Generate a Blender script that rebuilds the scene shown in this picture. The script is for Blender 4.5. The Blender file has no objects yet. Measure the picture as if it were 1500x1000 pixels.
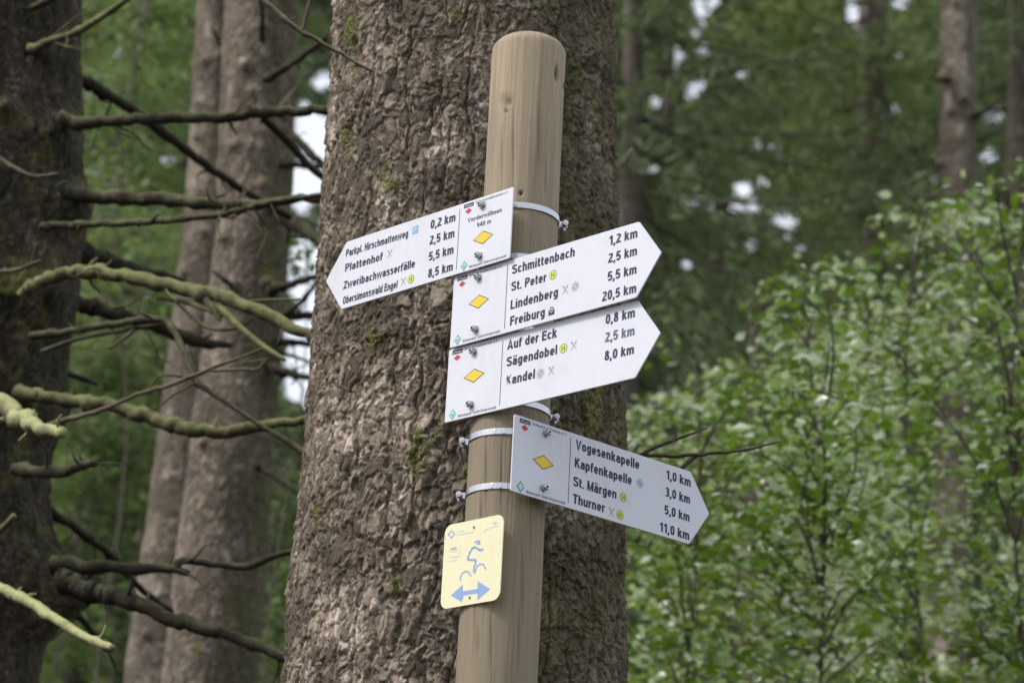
import bpy, math, random
import numpy as np
from mathutils import Vector, Matrix

# ------------------------------------------------------------------ camera
scene = bpy.context.scene
C = scene.collection
F_PX = 3500.0                      # focal length in photo pixels (photo is 1500 wide)
PITCH = math.radians(19.983)
ROLL = math.radians(3.006)
CAM = np.array([0.0, 0.0, 1.6])
cp, sp_, cr, sr = math.cos(PITCH), math.sin(PITCH), math.cos(ROLL), math.sin(ROLL)
FWD = np.array([0, cp, sp_]); UPV = np.array([0, -sp_, cp]); RX = np.array([1.0, 0, 0])
RIGHT = cr * RX + sr * UPV
UP = -sr * RX + cr * UPV
cam_d = bpy.data.cameras.new('camera')
cam = bpy.data.objects.new('camera', cam_d)
C.objects.link(cam)
cam.matrix_world = Matrix(((RIGHT[0], UP[0], -FWD[0], CAM[0]),
                           (RIGHT[1], UP[1], -FWD[1], CAM[1]),
                           (RIGHT[2], UP[2], -FWD[2], CAM[2]),
                           (0, 0, 0, 1)))
cam_d.sensor_width = 36
cam_d.lens = F_PX / 1500 * 36
cam_d.clip_end = 1000
cam_d.dof.use_dof = True
cam_d.dof.focus_distance = 4.62
cam_d.dof.aperture_fstop = 4.2
scene.camera = cam

# ------------------------------------------------------------------ light
w = bpy.data.worlds.new('World')
scene.world = w
w.use_nodes = True
nt = w.node_tree
sky = nt.nodes.new('ShaderNodeTexSky')
sky.sky_type = 'NISHITA'
sky.sun_disc = False
sky.sun_elevation = math.radians(42)
sky.sun_rotation = math.radians(250)
sky.dust_density = 4.0
sky.air_density = 1.0
sky.ozone_density = 1.5
bg = nt.nodes['Background']
bg.inputs['Strength'].default_value = 0.13
ovc = nt.nodes.new('ShaderNodeMix'); ovc.data_type = 'RGBA'      # thin even overcast veil over the sky
ovc.inputs[0].default_value = .8
ovc.inputs[7].default_value = (5.3, 5.55, 6.0, 1)
nt.links.new(sky.outputs['Color'], ovc.inputs[6])
nt.links.new(ovc.outputs[2], bg.inputs['Color'])
sun_d = bpy.data.lights.new('sun', 'SUN')
sun_d.energy = 1.5
sun_d.angle = math.radians(11)
sun_d.color = (1.0, 0.96, 0.92)
sun = bpy.data.objects.new('sun', sun_d)
C.objects.link(sun)
az, el = math.radians(250), math.radians(42)      # from behind-left of the camera
sd = Vector((math.sin(az) * math.cos(el), math.cos(az) * math.cos(el), math.sin(el)))
sun.rotation_euler = sd.to_track_quat('Z', 'Y').to_euler()
scene.view_settings.view_transform = 'Standard'
scene.view_settings.look = 'None'
scene.view_settings.gamma = 1
scene.view_settings.use_curve_mapping = False
scene.view_settings.exposure = 0.72
scene.render.engine = 'CYCLES'
scene.cycles.use_denoising = True
scene.cycles.max_bounces = 6
scene.cycles.transmission_bounces = 4
scene.cycles.sample_clamp_indirect = 5

RNG = np.random.default_rng(7)
random.seed(7)


def ray(x, y):
    return FWD + RIGHT * ((x - 750) / F_PX) - UP * ((y - 500) / F_PX)


def P(x, y, Y):
    """world point seen at photo pixel x,y at world distance Y along +y"""
    r = ray(x, y)
    return CAM + r * (Y / r[1])


def proj(p):
    d = p - CAM
    z = d @ FWD
    return 750 + F_PX * (d @ RIGHT) / z, 500 - F_PX * (d @ UP) / z, z


def pxw(x, y, Y):
    """metres per photo pixel at that point"""
    r = ray(x, y)
    return (Y / r[1]) / F_PX


# ------------------------------------------------------------------ numpy noise
def _h(ix, iy, seed):
    ix = ix.astype(np.int64); iy = iy.astype(np.int64)
    n = (ix * 374761393 + iy * 668265263 + seed * 1274126177) & 0xFFFFFFFF
    n = ((n ^ (n >> 13)) * 1274126177) & 0xFFFFFFFF
    n = ((n ^ (n >> 15)) * 2246822519) & 0xFFFFFFFF
    return ((n ^ (n >> 16)) & 0xFFFFFF) / float(0xFFFFFF)


def vn(x, y, seed=0):
    ix = np.floor(x); iy = np.floor(y)
    fx = x - ix; fy = y - iy
    fx = fx * fx * fx * (fx * (fx * 6 - 15) + 10); fy = fy * fy * fy * (fy * (fy * 6 - 15) + 10)
    a = _h(ix, iy, seed); b = _h(ix + 1, iy, seed); c = _h(ix, iy + 1, seed); d = _h(ix + 1, iy + 1, seed)
    return (a * (1 - fx) + b * fx) * (1 - fy) + (c * (1 - fx) + d * fx) * fy


def fbm(x, y, seed=0, o=4, g=0.5):
    s = 0; a = 1; t = 0
    for k in range(o):
        s = s + a * vn(x * 2 ** k, y * 2 ** k, seed + k * 17); t += a; a *= g
    return s / t


def worley(x, y, seed=0):
    ix = np.floor(x); iy = np.floor(y)
    f1 = np.full(x.shape, 9.0); f2 = np.full(x.shape, 9.0)
    idv = np.zeros(x.shape); dx1 = np.zeros(x.shape); dy1 = np.zeros(x.shape)
    for oy in (-1, 0, 1):
        for ox in (-1, 0, 1):
            cx = ix + ox; cy = iy + oy
            px = cx + 0.5 + (_h(cx, cy, seed) - .5) * .95
            py = cy + 0.5 + (_h(cx, cy, seed + 5) - .5) * .95
            dx = x - px; dy = y - py
            d = np.sqrt(dx * dx + dy * dy)
            m = d < f1
            f2 = np.where(m, f1, np.minimum(f2, d))
            idv = np.where(m, _h(cx, cy, seed + 9), idv)
            dx1 = np.where(m, dx, dx1); dy1 = np.where(m, dy, dy1)
            f1 = np.where(m, d, f1)
    return f1, f2, idv, dx1, dy1


def sstep(a, b, x):
    t = np.clip((x - a) / (b - a), 0, 1)
    return t * t * (3 - 2 * t)


# ------------------------------------------------------------------ materials
def mat(name, rough=0.6, spec=0.5, metal=0.0):
    m = bpy.data.materials.new(name)
    m.use_nodes = True
    b = m.node_tree.nodes['Principled BSDF']
    b.inputs['Roughness'].default_value = rough
    b.inputs['Specular IOR Level'].default_value = spec
    b.inputs['Metallic'].default_value = metal
    return m, m.node_tree, b


def flat(name, col, rough=0.5, spec=0.4, metal=0.0):
    m, t, b = mat(name, rough, spec, metal)
    b.inputs['Base Color'].default_value = (*col, 1)
    return m


def N(t, typ, **kw):
    n = t.nodes.new(typ)
    for k, v in kw.items():
        if k in n.inputs:
            n.inputs[k].default_value = v
        else:
            setattr(n, k, v)
    return n


def ramp(t, src, stops):
    r = t.nodes.new('ShaderNodeValToRGB')
    e = r.color_ramp.elements
    e[0].position = stops[0][0]; e[0].color = (*stops[0][1], 1)
    e[1].position = stops[-1][0]; e[1].color = (*stops[-1][1], 1)
    for p, c in stops[1:-1]:
        q = e.new(p); q.color = (*c, 1)
    t.links.new(src, r.inputs[0])
    return r.outputs['Color']


def mixc(t, fac, a, b, mode='MIX'):
    m = t.nodes.new('ShaderNodeMix'); m.data_type = 'RGBA'; m.blend_type = mode
    L = t.links.new
    if isinstance(fac, (int, float)): m.inputs[0].default_value = fac
    else: L(fac, m.inputs[0])
    if isinstance(a, tuple): m.inputs[6].default_value = (*a, 1)
    else: L(a, m.inputs[6])
    if isinstance(b, tuple): m.inputs[7].default_value = (*b, 1)
    else: L(b, m.inputs[7])
    return m.outputs[2]


def attr(t, name):
    a = t.nodes.new('ShaderNodeAttribute'); a.attribute_name = name
    return a.outputs['Fac']


def coords(t, scale=(1, 1, 1)):
    tc = t.nodes.new('ShaderNodeTexCoord')
    mp = t.nodes.new('ShaderNodeMapping')
    mp.inputs['Scale'].default_value = scale
    t.links.new(tc.outputs['Object'], mp.inputs['Vector'])
    return mp.outputs['Vector']


def noise(t, vec, scale, detail=4, rough=.55):
    n = t.nodes.new('ShaderNodeTexNoise')
    n.inputs['Scale'].default_value = scale
    n.inputs['Detail'].default_value = detail
    n.inputs['Roughness'].default_value = rough
    t.links.new(vec, n.inputs['Vector'])
    return n.outputs['Fac']


def bark_mat(name, dark, mid, light, lichen=(0.22, 0.24, 0.17), lich_amt=.5, bump=.35, fs=90):
    m, t, b = mat(name, .88, .2)
    L = t.links.new
    v = coords(t)
    n1 = noise(t, v, fs, 5, .65)
    n2 = noise(t, v, 3.0, 4, .6)
    n3 = noise(t, v, 22, 4, .7)
    tone = attr(t, 'tone')
    a = t.nodes.new('ShaderNodeMath'); a.operation = 'MULTIPLY_ADD'
    L(n1, a.inputs[0]); a.inputs[1].default_value = .75; L(tone, a.inputs[2])
    a2 = t.nodes.new('ShaderNodeMath'); a2.operation = 'MULTIPLY_ADD'
    L(n2, a2.inputs[0]); a2.inputs[1].default_value = .5; L(a.outputs[0], a2.inputs[2])
    c = ramp(t, a2.outputs[0], [(.55, dark), (.95, mid), (1.45 / 1.5, light)])
    lf = ramp(t, n3, [(.56, (0, 0, 0)), (.70, (lich_amt,) * 3)])
    c = mixc(t, lf, c, lichen)
    al = ramp(t, n1, [(.35, (.035, .033, .017)), (.7, (.125, .115, .06))])
    am_ = t.nodes.new('ShaderNodeMath'); am_.operation = 'MULTIPLY'
    L(attr(t, 'algae_shade'), am_.inputs[0]); am_.inputs[1].default_value = .78  # olive algae, also painted shade that darkens the trunk's right side
    c = mixc(t, am_.outputs[0], c, al)
    mossn = noise(t, v, 140, 3, .6)
    mc = ramp(t, mossn, [(.35, (.05, .058, .02)), (.65, (.19, .185, .06))])
    c = mixc(t, attr(t, 'moss'), c, mc)
    L(c, b.inputs['Base Color'])
    bp = t.nodes.new('ShaderNodeBump'); bp.inputs['Strength'].default_value = bump
    bp.inputs['Distance'].default_value = .004
    L(n1, bp.inputs['Height']); L(bp.outputs[0], b.inputs['Normal'])
    return m


M = {}
M['bark_main'] = bark_mat('spruce_bark', (.09, .070, .054), (.35, .285, .225), (.52, .45, .395), lich_amt=.25, bump=.6)
M['bark_shaded'] = bark_mat('shaded_spruce_bark', (.02, .015, .013), (.08, .06, .053), (.19, .15, .135), lichen=(.12, .14, .09))  # bark colour darkened to stand in for shade on the left tree
M['bark_mid'] = bark_mat('grey_spruce_bark', (.10, .082, .065), (.285, .235, .192), (.42, .36, .305), lich_amt=.3, fs=45)
M['bark_far'] = bark_mat('far_bark', (.09, .072, .062), (.22, .18, .155), (.32, .27, .24), lich_amt=.3, fs=20)


def branch_mat(name, wood, green, lo, hi, upper=.6):
    m, t, b = mat(name, .9, .15)
    L = t.links.new
    v = coords(t)
    n1 = noise(t, v, 75, 6, .75)
    n2 = noise(t, v, 16, 5, .65)
    g = t.nodes.new('ShaderNodeNewGeometry')
    sx = t.nodes.new('ShaderNodeSeparateXYZ'); L(g.outputs['Normal'], sx.inputs[0])
    k = t.nodes.new('ShaderNodeMath'); k.operation = 'MULTIPLY_ADD'
    L(sx.outputs['Z'], k.inputs[0]); k.inputs[1].default_value = upper * .35; L(n2, k.inputs[2])
    k2 = t.nodes.new('ShaderNodeMath'); k2.operation = 'MULTIPLY_ADD'
    L(n1, k2.inputs[0]); k2.inputs[1].default_value = .3; L(k.outputs[0], k2.inputs[2])
    f = ramp(t, k2.outputs[0], [(lo, (0, 0, 0)), (hi, (1, 1, 1))])
    wc = mixc(t, n1, wood, tuple(min(1, q * 2.1) for q in wood))
    gc = mixc(t, n1, tuple(q * .6 for q in green), tuple(min(1, q * 1.35) for q in green))
    c = mixc(t, f, wc, gc)
    L(c, b.inputs['Base Color'])
    bp = t.nodes.new('ShaderNodeBump'); bp.inputs['Strength'].default_value = .9
    bp.inputs['Distance'].default_value = .006
    L(n1, bp.inputs['Height']); L(bp.outputs[0], b.inputs['Normal'])
    return m


M['br_dark'] = branch_mat('dead_branch_dark', (.022, .017, .014), (.12, .135, .07), .62, 1.0)
M['br_green'] = branch_mat('dead_branch_algae', (.03, .024, .0192), (.17, .18, .095), .55, .95)
M['br_lichen'] = branch_mat('dead_branch_lichen', (.05, .042, .028), (.27, .29, .13), .46, .86)
M['br_pale'] = branch_mat('dead_branch_pale', (.10, .085, .06), (.44, .46, .22), .38, .78)
M['twig'] = branch_mat('dead_twig', (.055, .042, .032), (.22, .20, .13), .5, .9)


def leaf_mat(name, c1, c2, rough=.4, spec=.5, trans=.45, scale=1.5, back=None):
    m, t, b = mat(name, rough, spec)
    L = t.links.new
    oi = t.nodes.new('ShaderNodeObjectInfo')
    v = coords(t)
    n = noise(t, v, scale, 3, .6)
    ra = attr(t, 'rnd')
    k = t.nodes.new('ShaderNodeMath'); k.operation = 'MULTIPLY_ADD'
    L(n, k.inputs[0]); k.inputs[1].default_value = .8; L(ra, k.inputs[2])
    k2 = t.nodes.new('ShaderNodeMath'); k2.operation = 'MULTIPLY_ADD'
    L(oi.outputs['Random'], k2.inputs[0]); k2.inputs[1].default_value = .35; L(k.outputs[0], k2.inputs[2])
    c = ramp(t, k2.outputs[0], [(.25, c1), (.85, c2), (1.0, c2)] if back is None else [(.25, c1), (.80, c2), (.93, back)])  # back: near-white end of the ramp, glints painted as leaf colour
    L(c, b.inputs['Base Color'])
    tr = t.nodes.new('ShaderNodeBsdfTranslucent')
    c3 = mixc(t, 1.0, c, (1.1, 1.2, .65), 'MULTIPLY')
    L(c3, tr.inputs['Color'])
    mx = t.nodes.new('ShaderNodeMixShader'); mx.inputs[0].default_value = trans
    L(b.outputs[0], mx.inputs[1]); L(tr.outputs[0], mx.inputs[2])
    L(mx.outputs[0], t.nodes['Material Output'].inputs['Surface'])
    return m


M['beech'] = leaf_mat('beech_leaf', (.036, .082, .010), (.235, .37, .045), rough=.26, spec=1.0, trans=.38, back=(.72, .78, .64))  # whitish last colour paints sky glints onto a few leaves
M['beech_far'] = leaf_mat('light_leaf', (.05, .085, .042), (.155, .215, .10), rough=.5, spec=.5, trans=.5)
M['needle'] = leaf_mat('spruce_needle', (.075, .105, .055), (.145, .19, .09), rough=.55, spec=.3, trans=.3, scale=.8)
M['needle_l'] = leaf_mat('pale_spruce_needle', (.15, .19, .09), (.27, .335, .15), rough=.55, spec=.3, trans=.35, scale=.8)

# ground
m, t, b = mat('forest_floor_litter', .95, .1)
v = coords(t)
n1 = noise(t, v, 1.2, 5, .6); n2 = noise(t, v, 25, 5, .7)
c = ramp(t, n2, [(.3, (.035, .022, .014)), (.6, (.11, .065, .04)), (.8, (.19, .12, .08))])
g = ramp(t, n2, [(.3, (.02, .04, .012)), (.7, (.07, .12, .03))])
f = ramp(t, n1, [(.48, (0, 0, 0)), (.58, (1, 1, 1))])
t.links.new(mixc(t, f, c, g), b.inputs['Base Color'])
bp = t.nodes.new('ShaderNodeBump'); bp.inputs['Distance'].default_value = .05
t.links.new(n2, bp.inputs['Height']); t.links.new(bp.outputs[0], b.inputs['Normal'])
M['ground'] = m

# pole wood
m, t, b = mat('pole_wood', .68, .25)
L = t.links.new
v = coords(t)
vs = coords(t, (42, 42, 1.6))
warp = noise(t, coords(t, (8, 8, 2.2)), 1.0, 3, .5)
vv = t.nodes.new('ShaderNodeVectorMath'); vv.operation = 'ADD'
sc_ = t.nodes.new('ShaderNodeVectorMath'); sc_.operation = 'SCALE'; sc_.inputs['Scale'].default_value = 3.2
cmb = t.nodes.new('ShaderNodeCombineXYZ'); L(warp, cmb.inputs[0]); L(warp, cmb.inputs[1])
L(cmb.outputs[0], sc_.inputs[0]); L(vs, vv.inputs[0]); L(sc_.outputs[0], vv.inputs[1])
g1 = noise(t, vv.outputs[0], 1.0, 3, .5)
g2 = noise(t, coords(t, (260, 260, 5)), 1.0, 4, .6)
g3 = noise(t, v, 5, 4, .6)
c = ramp(t, g1, [(.30, (.25, .178, .112)), (.47, (.375, .29, .195)), (.62, (.455, .36, .25)), (.8, (.31, .23, .155))])
c = mixc(t, .45, c, ramp(t, g2, [(.3, (.20, .145, .09)), (.65, (.46, .375, .275))]))
gg = ramp(t, g3, [(.42, (0, 0, 0)), (.68, (.45, .45, .45))])
c = mixc(t, gg, c, (.235, .215, .14))
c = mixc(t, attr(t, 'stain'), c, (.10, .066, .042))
# greyer olive tone below the boards
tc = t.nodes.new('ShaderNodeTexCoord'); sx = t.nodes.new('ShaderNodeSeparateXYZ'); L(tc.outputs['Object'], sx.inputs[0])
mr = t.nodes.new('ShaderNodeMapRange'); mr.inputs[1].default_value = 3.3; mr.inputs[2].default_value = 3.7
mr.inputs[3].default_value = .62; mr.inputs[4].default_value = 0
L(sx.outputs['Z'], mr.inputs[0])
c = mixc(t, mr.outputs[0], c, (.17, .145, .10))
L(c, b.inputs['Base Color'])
bp = t.nodes.new('ShaderNodeBump'); bp.inputs['Strength'].default_value = .35; bp.inputs['Distance'].default_value = .0015
L(g2, bp.inputs['Height']); L(bp.outputs[0], b.inputs['Normal'])
M['pole'] = m

# sign plate paint: white with faint dirt
def plate_mat(name, col, dirt):
    m, t, b = mat(name, .32, .5)
    L = t.links.new
    v = coords(t)
    n1 = noise(t, v, 7, 6, .65); n2 = noise(t, coords(t, (60, 60, 9)), 1, 4, .6)
    f1 = ramp(t, n1, [(.5, (0, 0, 0)), (.85, (.5,) * 3)])
    f2 = ramp(t, n2, [(.55, (0, 0, 0)), (.9, (.35,) * 3)])
    c = mixc(t, f1, col, dirt)
    c = mixc(t, f2, c, dirt)
    L(c, b.inputs['Base Color'])
    r = t.nodes.new('ShaderNodeMapRange'); r.inputs[3].default_value = .26; r.inputs[4].default_value = .5
    L(n1, r.inputs[0]); L(r.outputs[0], b.inputs['Roughness'])
    return m


M['white'] = plate_mat('white_sign_paint', (.66, .67, .745), (.42, .44, .40))
M['cream'] = plate_mat('cream_sign_paint', (.78, .735, .48), (.56, .53, .36))
M['ink'] = flat('navy_print', (.008, .010, .045), .45)
M['ink_grey'] = flat('faded_print', (.09, .10, .16), .5)
M['icon_grey'] = flat('grey_symbol_print', (.25, .26, .33), .5)
M['small_print'] = flat('small_print', (.10, .11, .15), .5)
M['red'] = flat('red_print', (.50, .025, .05), .45)
M['yellow'] = flat('yellow_print', (.80, .55, .035), .4)
M['yellow_edge'] = flat('diamond_outline', (.05, .035, .02), .5)
M['teal'] = flat('teal_print', (.10, .40, .42), .45)
M['teal_l'] = flat('pale_print', (.60, .75, .55), .45)
M['blue_d'] = flat('blue_print', (.05, .24, .45), .45)
M['pblue'] = flat('parking_blue', (.20, .42, .68), .45)
M['hyel'] = flat('bus_yellow', (.66, .70, .12), .45)
M['hgreen'] = flat('bus_green', (.10, .20, .04), .45)
M['lblue'] = flat('light_blue_print', (.25, .37, .66), .45)
M['plblue'] = flat('faded_blue_print', (.55, .58, .58), .45)
M['steel'] = flat('stainless_steel', (.50, .50, .49), .32, .5, 1.0)
M['socket'] = flat('socket_hole', (.01, .01, .01), .8)
m, t, b = mat('band_steel', .24, .5, 1.0)
b.inputs['Base Color'].default_value = (.50, .50, .53, 1)
bp = t.nodes.new('ShaderNodeBump'); bp.inputs['Strength'].default_value = .6; bp.inputs['Distance'].default_value = .002
t.links.new(noise(t, coords(t, (120, 120, 8)), 1, 3, .6), bp.inputs['Height']); t.links.new(bp.outputs[0], b.inputs['Normal'])
M['band'] = m
# worn print for the peeled name
m, t, b = mat('peeling_print', .45, .4)
n1 = noise(t, coords(t, (150, 1, 60)), 1.0, 4, .6)
ta = t.nodes.new('ShaderNodeTexCoord'); sx = t.nodes.new('ShaderNodeSeparateXYZ'); t.links.new(ta.outputs['Object'], sx.inputs[0])
k = t.nodes.new('ShaderNodeMapRange'); k.inputs[1].default_value = .158; k.inputs[2].default_value = .215
k.inputs[3].default_value = .015; k.inputs[4].default_value = -.25
t.links.new(sx.outputs['X'], k.inputs[0])
ad = t.nodes.new('ShaderNodeMath'); ad.operation = 'ADD'; t.links.new(n1, ad.inputs[0]); t.links.new(k.outputs[0], ad.inputs[1])
t.links.new(ramp(t, ad.outputs[0], [(.50, (.014, .016, .05)), (.56, (.72, .73, .78))]), b.inputs['Base Color'])
M['worn'] = m


# ------------------------------------------------------------------ mesh helpers
def mesh_np(name, V, Fq, mats, smooth=True, attrs=None, mi=None, nper=4):
    me = bpy.data.meshes.new(name)
    V = np.asarray(V, dtype=np.float32); Fq = np.asarray(Fq, dtype=np.int32)
    nf = len(Fq); k = Fq.shape[1]
    me.vertices.add(len(V)); me.vertices.foreach_set('co', V.ravel())
    me.loops.add(nf * k); me.loops.foreach_set('vertex_index', Fq.ravel())
    me.polygons.add(nf)
    me.polygons.foreach_set('loop_start', np.arange(0, nf * k, k, dtype=np.int32))
    me.polygons.foreach_set('loop_total', np.full(nf, k, dtype=np.int32))
    me.polygons.foreach_set('use_smooth', np.full(nf, smooth))
    if mi is not None:
        me.polygons.foreach_set('material_index', np.asarray(mi, dtype=np.int32))
    for mm in (mats if isinstance(mats, (list, tuple)) else [mats]):
        me.materials.append(mm)
    for an, av in (attrs or {}).items():
        a = me.attributes.new(an, 'FLOAT', 'POINT')
        a.data.foreach_set('value', np.asarray(av, dtype=np.float32))
    me.update(calc_edges=True)
    return me


def link(name, me, parent=None, **props):
    o = bpy.data.objects.new(name, me)
    C.objects.link(o)
    if parent is not None: o.parent = parent
    for k, v in props.items(): o[k] = v
    return o


def thing(name, loc, label, cat, group=None, rz=0.0):
    o = bpy.data.objects.new(name, None)
    C.objects.link(o)
    o.empty_display_size = .1
    o.location = loc; o.rotation_euler = (0, 0, rz)
    o['label'] = label; o['category'] = cat
    if group: o['group'] = group
    return o


class MB:
    """python-list mesh collector (polygons of any size)"""
    def __init__(s): s.v = []; s.f = []; s.m = []

    def add(s, vs, fs, mi=0):
        o = len(s.v); s.v += [tuple(map(float, q)) for q in vs]
        s.f += [tuple(i + o for i in q) for q in fs]; s.m += [mi] * len(fs)

    def build(s, name, mats, parent=None, smooth=False, **props):
        me = bpy.data.meshes.new(name)
        me.from_pydata(s.v, [], s.f)
        for mm in (mats if isinstance(mats, (list, tuple)) else [mats]): me.materials.append(mm)
        me.polygons.foreach_set('material_index', s.m)
        me.polygons.foreach_set('use_smooth', [smooth] * len(s.f))
        me.update()
        return link(name, me, parent, **props)

    def poly(s, pts, y, mi=0):
        """flat polygon in board plane, facing -y ; pts (x,z) any order"""
        a = sum(pts[i][0] * pts[(i + 1) % len(pts)][1] - pts[(i + 1) % len(pts)][0] * pts[i][1] for i in range(len(pts)))
        if a < 0: pts = pts[::-1]
        s.add([(x, y, z) for x, z in pts], [tuple(range(len(pts)))], mi)

    def stroke(s, pts, wd, y, mi=0):
        for (a, b_) in zip(pts[:-1], pts[1:]):
            d = Vector((b_[0] - a[0], b_[1] - a[1]))
            if d.length < 1e-7: continue
            n = Vector((-d.y, d.x)).normalized() * wd / 2; e = d.normalized() * wd * .25
            s.poly([(a[0] + n.x - e.x, a[1] + n.y - e.y), (b_[0] + n.x + e.x, b_[1] + n.y + e.y),
                    (b_[0] - n.x + e.x, b_[1] - n.y + e.y), (a[0] - n.x - e.x, a[1] - n.y - e.y)], y, mi)

    def cyl(s, c, axis, r0, r1, h, n=16, mi=0, cap=True):
        ax = Vector(axis).normalized()
        u = ax.orthogonal().normalized(); w_ = ax.cross(u)
        c = Vector(c); vs = []
        for k in range(n):
            q = 2 * math.pi * k / n
            d = u * math.cos(q) + w_ * math.sin(q)
            vs.append(c + d * r0)
        for k in range(n):
            q = 2 * math.pi * k / n
            d = u * math.cos(q) + w_ * math.sin(q)
            vs.append(c + ax * h + d * r1)
        fs = [(k, (k + 1) % n, n + (k + 1) % n, n + k) for k in range(n)]
        if cap: fs += [tuple(range(n))[::-1], tuple(range(n, 2 * n))]
        s.add(vs, fs, mi)

    def box(s, lo, hi, mi=0):
        x0, y0, z0 = lo; x1, y1, z1 = hi
        s.add([(x0, y0, z0), (x1, y0, z0), (x1, y1, z0), (x0, y1, z0), (x0, y0, z1), (x1, y0, z1), (x1, y1, z1), (x0, y1, z1)],
              [(0, 3, 2, 1), (4, 5, 6, 7), (0, 1, 5, 4), (1, 2, 6, 5), (2, 3, 7, 6), (3, 0, 4, 7)], mi)


def catmull(pts, n=8):
    pts = np.asarray(pts, float)
    p = np.vstack([2 * pts[0] - pts[1], pts, 2 * pts[-1] - pts[-2]])
    out = []
    for i in range(1, len(p) - 2):
        for k in range(n):
            t_ = k / n
            out.append(.5 * ((2 * p[i]) + (-p[i - 1] + p[i + 1]) * t_ + (2 * p[i - 1] - 5 * p[i] + 4 * p[i + 1] - p[i + 2]) * t_ ** 2
                             + (-p[i - 1] + 3 * p[i] - 3 * p[i + 1] + p[i + 2]) * t_ ** 3))
    out.append(p[-2])
    return np.array(out)


def tube_arr(path, rad, n=9, rough=.12, seed=0):
    """path (k,3), rad (k) -> V, F(quads)"""
    path = np.asarray(path); k = len(path)
    tan = np.gradient(path, axis=0); tan /= np.linalg.norm(tan, axis=1)[:, None] + 1e-9
    ref = np.array([0.13, 0.2, 1.0]) if abs(tan[:, 2]).mean() < .8 else np.array([0.0, 1.0, .1])
    u = np.cross(tan, ref); u /= np.linalg.norm(u, axis=1)[:, None] + 1e-9
    w_ = np.cross(u, tan)
    th = np.linspace(0, 2 * np.pi, n, endpoint=False)
    ii = np.arange(k)[:, None] + np.zeros(n)[None]
    jj = th[None] + np.zeros(k)[:, None]
    nz = vn(ii * .33, np.cos(jj) * 1.3 + seed, seed) - .5 + .7 * (vn(ii * .9, np.sin(jj) * 2.6 + seed, seed + 3) - .5)
    R = np.asarray(rad)[:, None] * (1 + rough * 2 * nz)
    V = path[:, None] + R[..., None] * (np.cos(th)[None, :, None] * u[:, None] + np.sin(th)[None, :, None] * w_[:, None])
    V = V.reshape(-1, 3)
    i, j = np.meshgrid(np.arange(k - 1), np.arange(n), indexing='ij')
    a = i * n + j; b_ = i * n + (j + 1) % n
    Fq = np.stack([a, b_, b_ + n, a + n], -1).reshape(-1, 4)
    # end cap: collapse by adding ring scaled + centre
    V = np.vstack([V, path[-1][None] + tan[-1][None] * rad[-1] * .4])
    last = (k - 1) * n
    cap = np.array([[last + q, last + (q + 1) % n, len(V) - 1, len(V) - 1] for q in range(n)])
    return V, Fq, cap


def tubes(name, specs, material, parent, off, **props):
    """specs: list of (path, radii, seed)"""
    mb = MB()
    for path, rad, seed in specs:
        n = props.get('_n', 9)
        V, Fq, cap = tube_arr(path, rad, n=n, seed=seed, rough=props.get('_r', .13))
        V = V - off
        o = len(mb.v)
        mb.v += [tuple(q) for q in V]
        mb.f += [tuple(int(i) + o for i in q) for q in Fq] + [tuple(int(i) + o for i in q[:3]) for q in cap]
        mb.m += [0] * (len(Fq) + len(cap))
    props.pop('_n', None); props.pop('_r', None)
    return mb.build(name, material, parent, smooth=True, **props)


def ground_z(x, y):
    x = np.asarray(x, float); y = np.asarray(y, float)
    s = .30 - .05 * np.tanh(x / 6)
    r = np.maximum(y - 5.5, 0)
    z = s * r * r / (r + 3.5)
    z = np.where(y > 70, z - (z - s * 64.5 * 64.5 / 68) * .75, z)
    z = z + (fbm(x * .35 + 40, y * .35 + 40, 3, 4) - .5) * .5 * sstep(2, 9, np.hypot(x, y)) + (fbm(x * 2 + 9, y * 2 + 9, 8, 3) - .5) * .08
    return z


# ------------------------------------------------------------------ ground
gx = np.concatenate([np.linspace(-90, -15, 40), np.linspace(-14, 14, 150), np.linspace(15, 90, 40)])
gy = np.concatenate([np.linspace(-60, -5, 20), np.linspace(-4, 40, 230), np.linspace(41, 180, 90)])
X, Y = np.meshgrid(gx, gy)
V = np.stack([X, Y, ground_z(X, Y)], -1).reshape(-1, 3)
i, j = np.meshgrid(np.arange(len(gy) - 1), np.arange(len(gx) - 1), indexing='ij')
a = i * len(gx) + j
Fq = np.stack([a, a + 1, a + 1 + len(gx), a + len(gx)], -1).reshape(-1, 4)
link('ground', mesh_np('ground', V, Fq, M['ground']), kind='structure')


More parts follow.
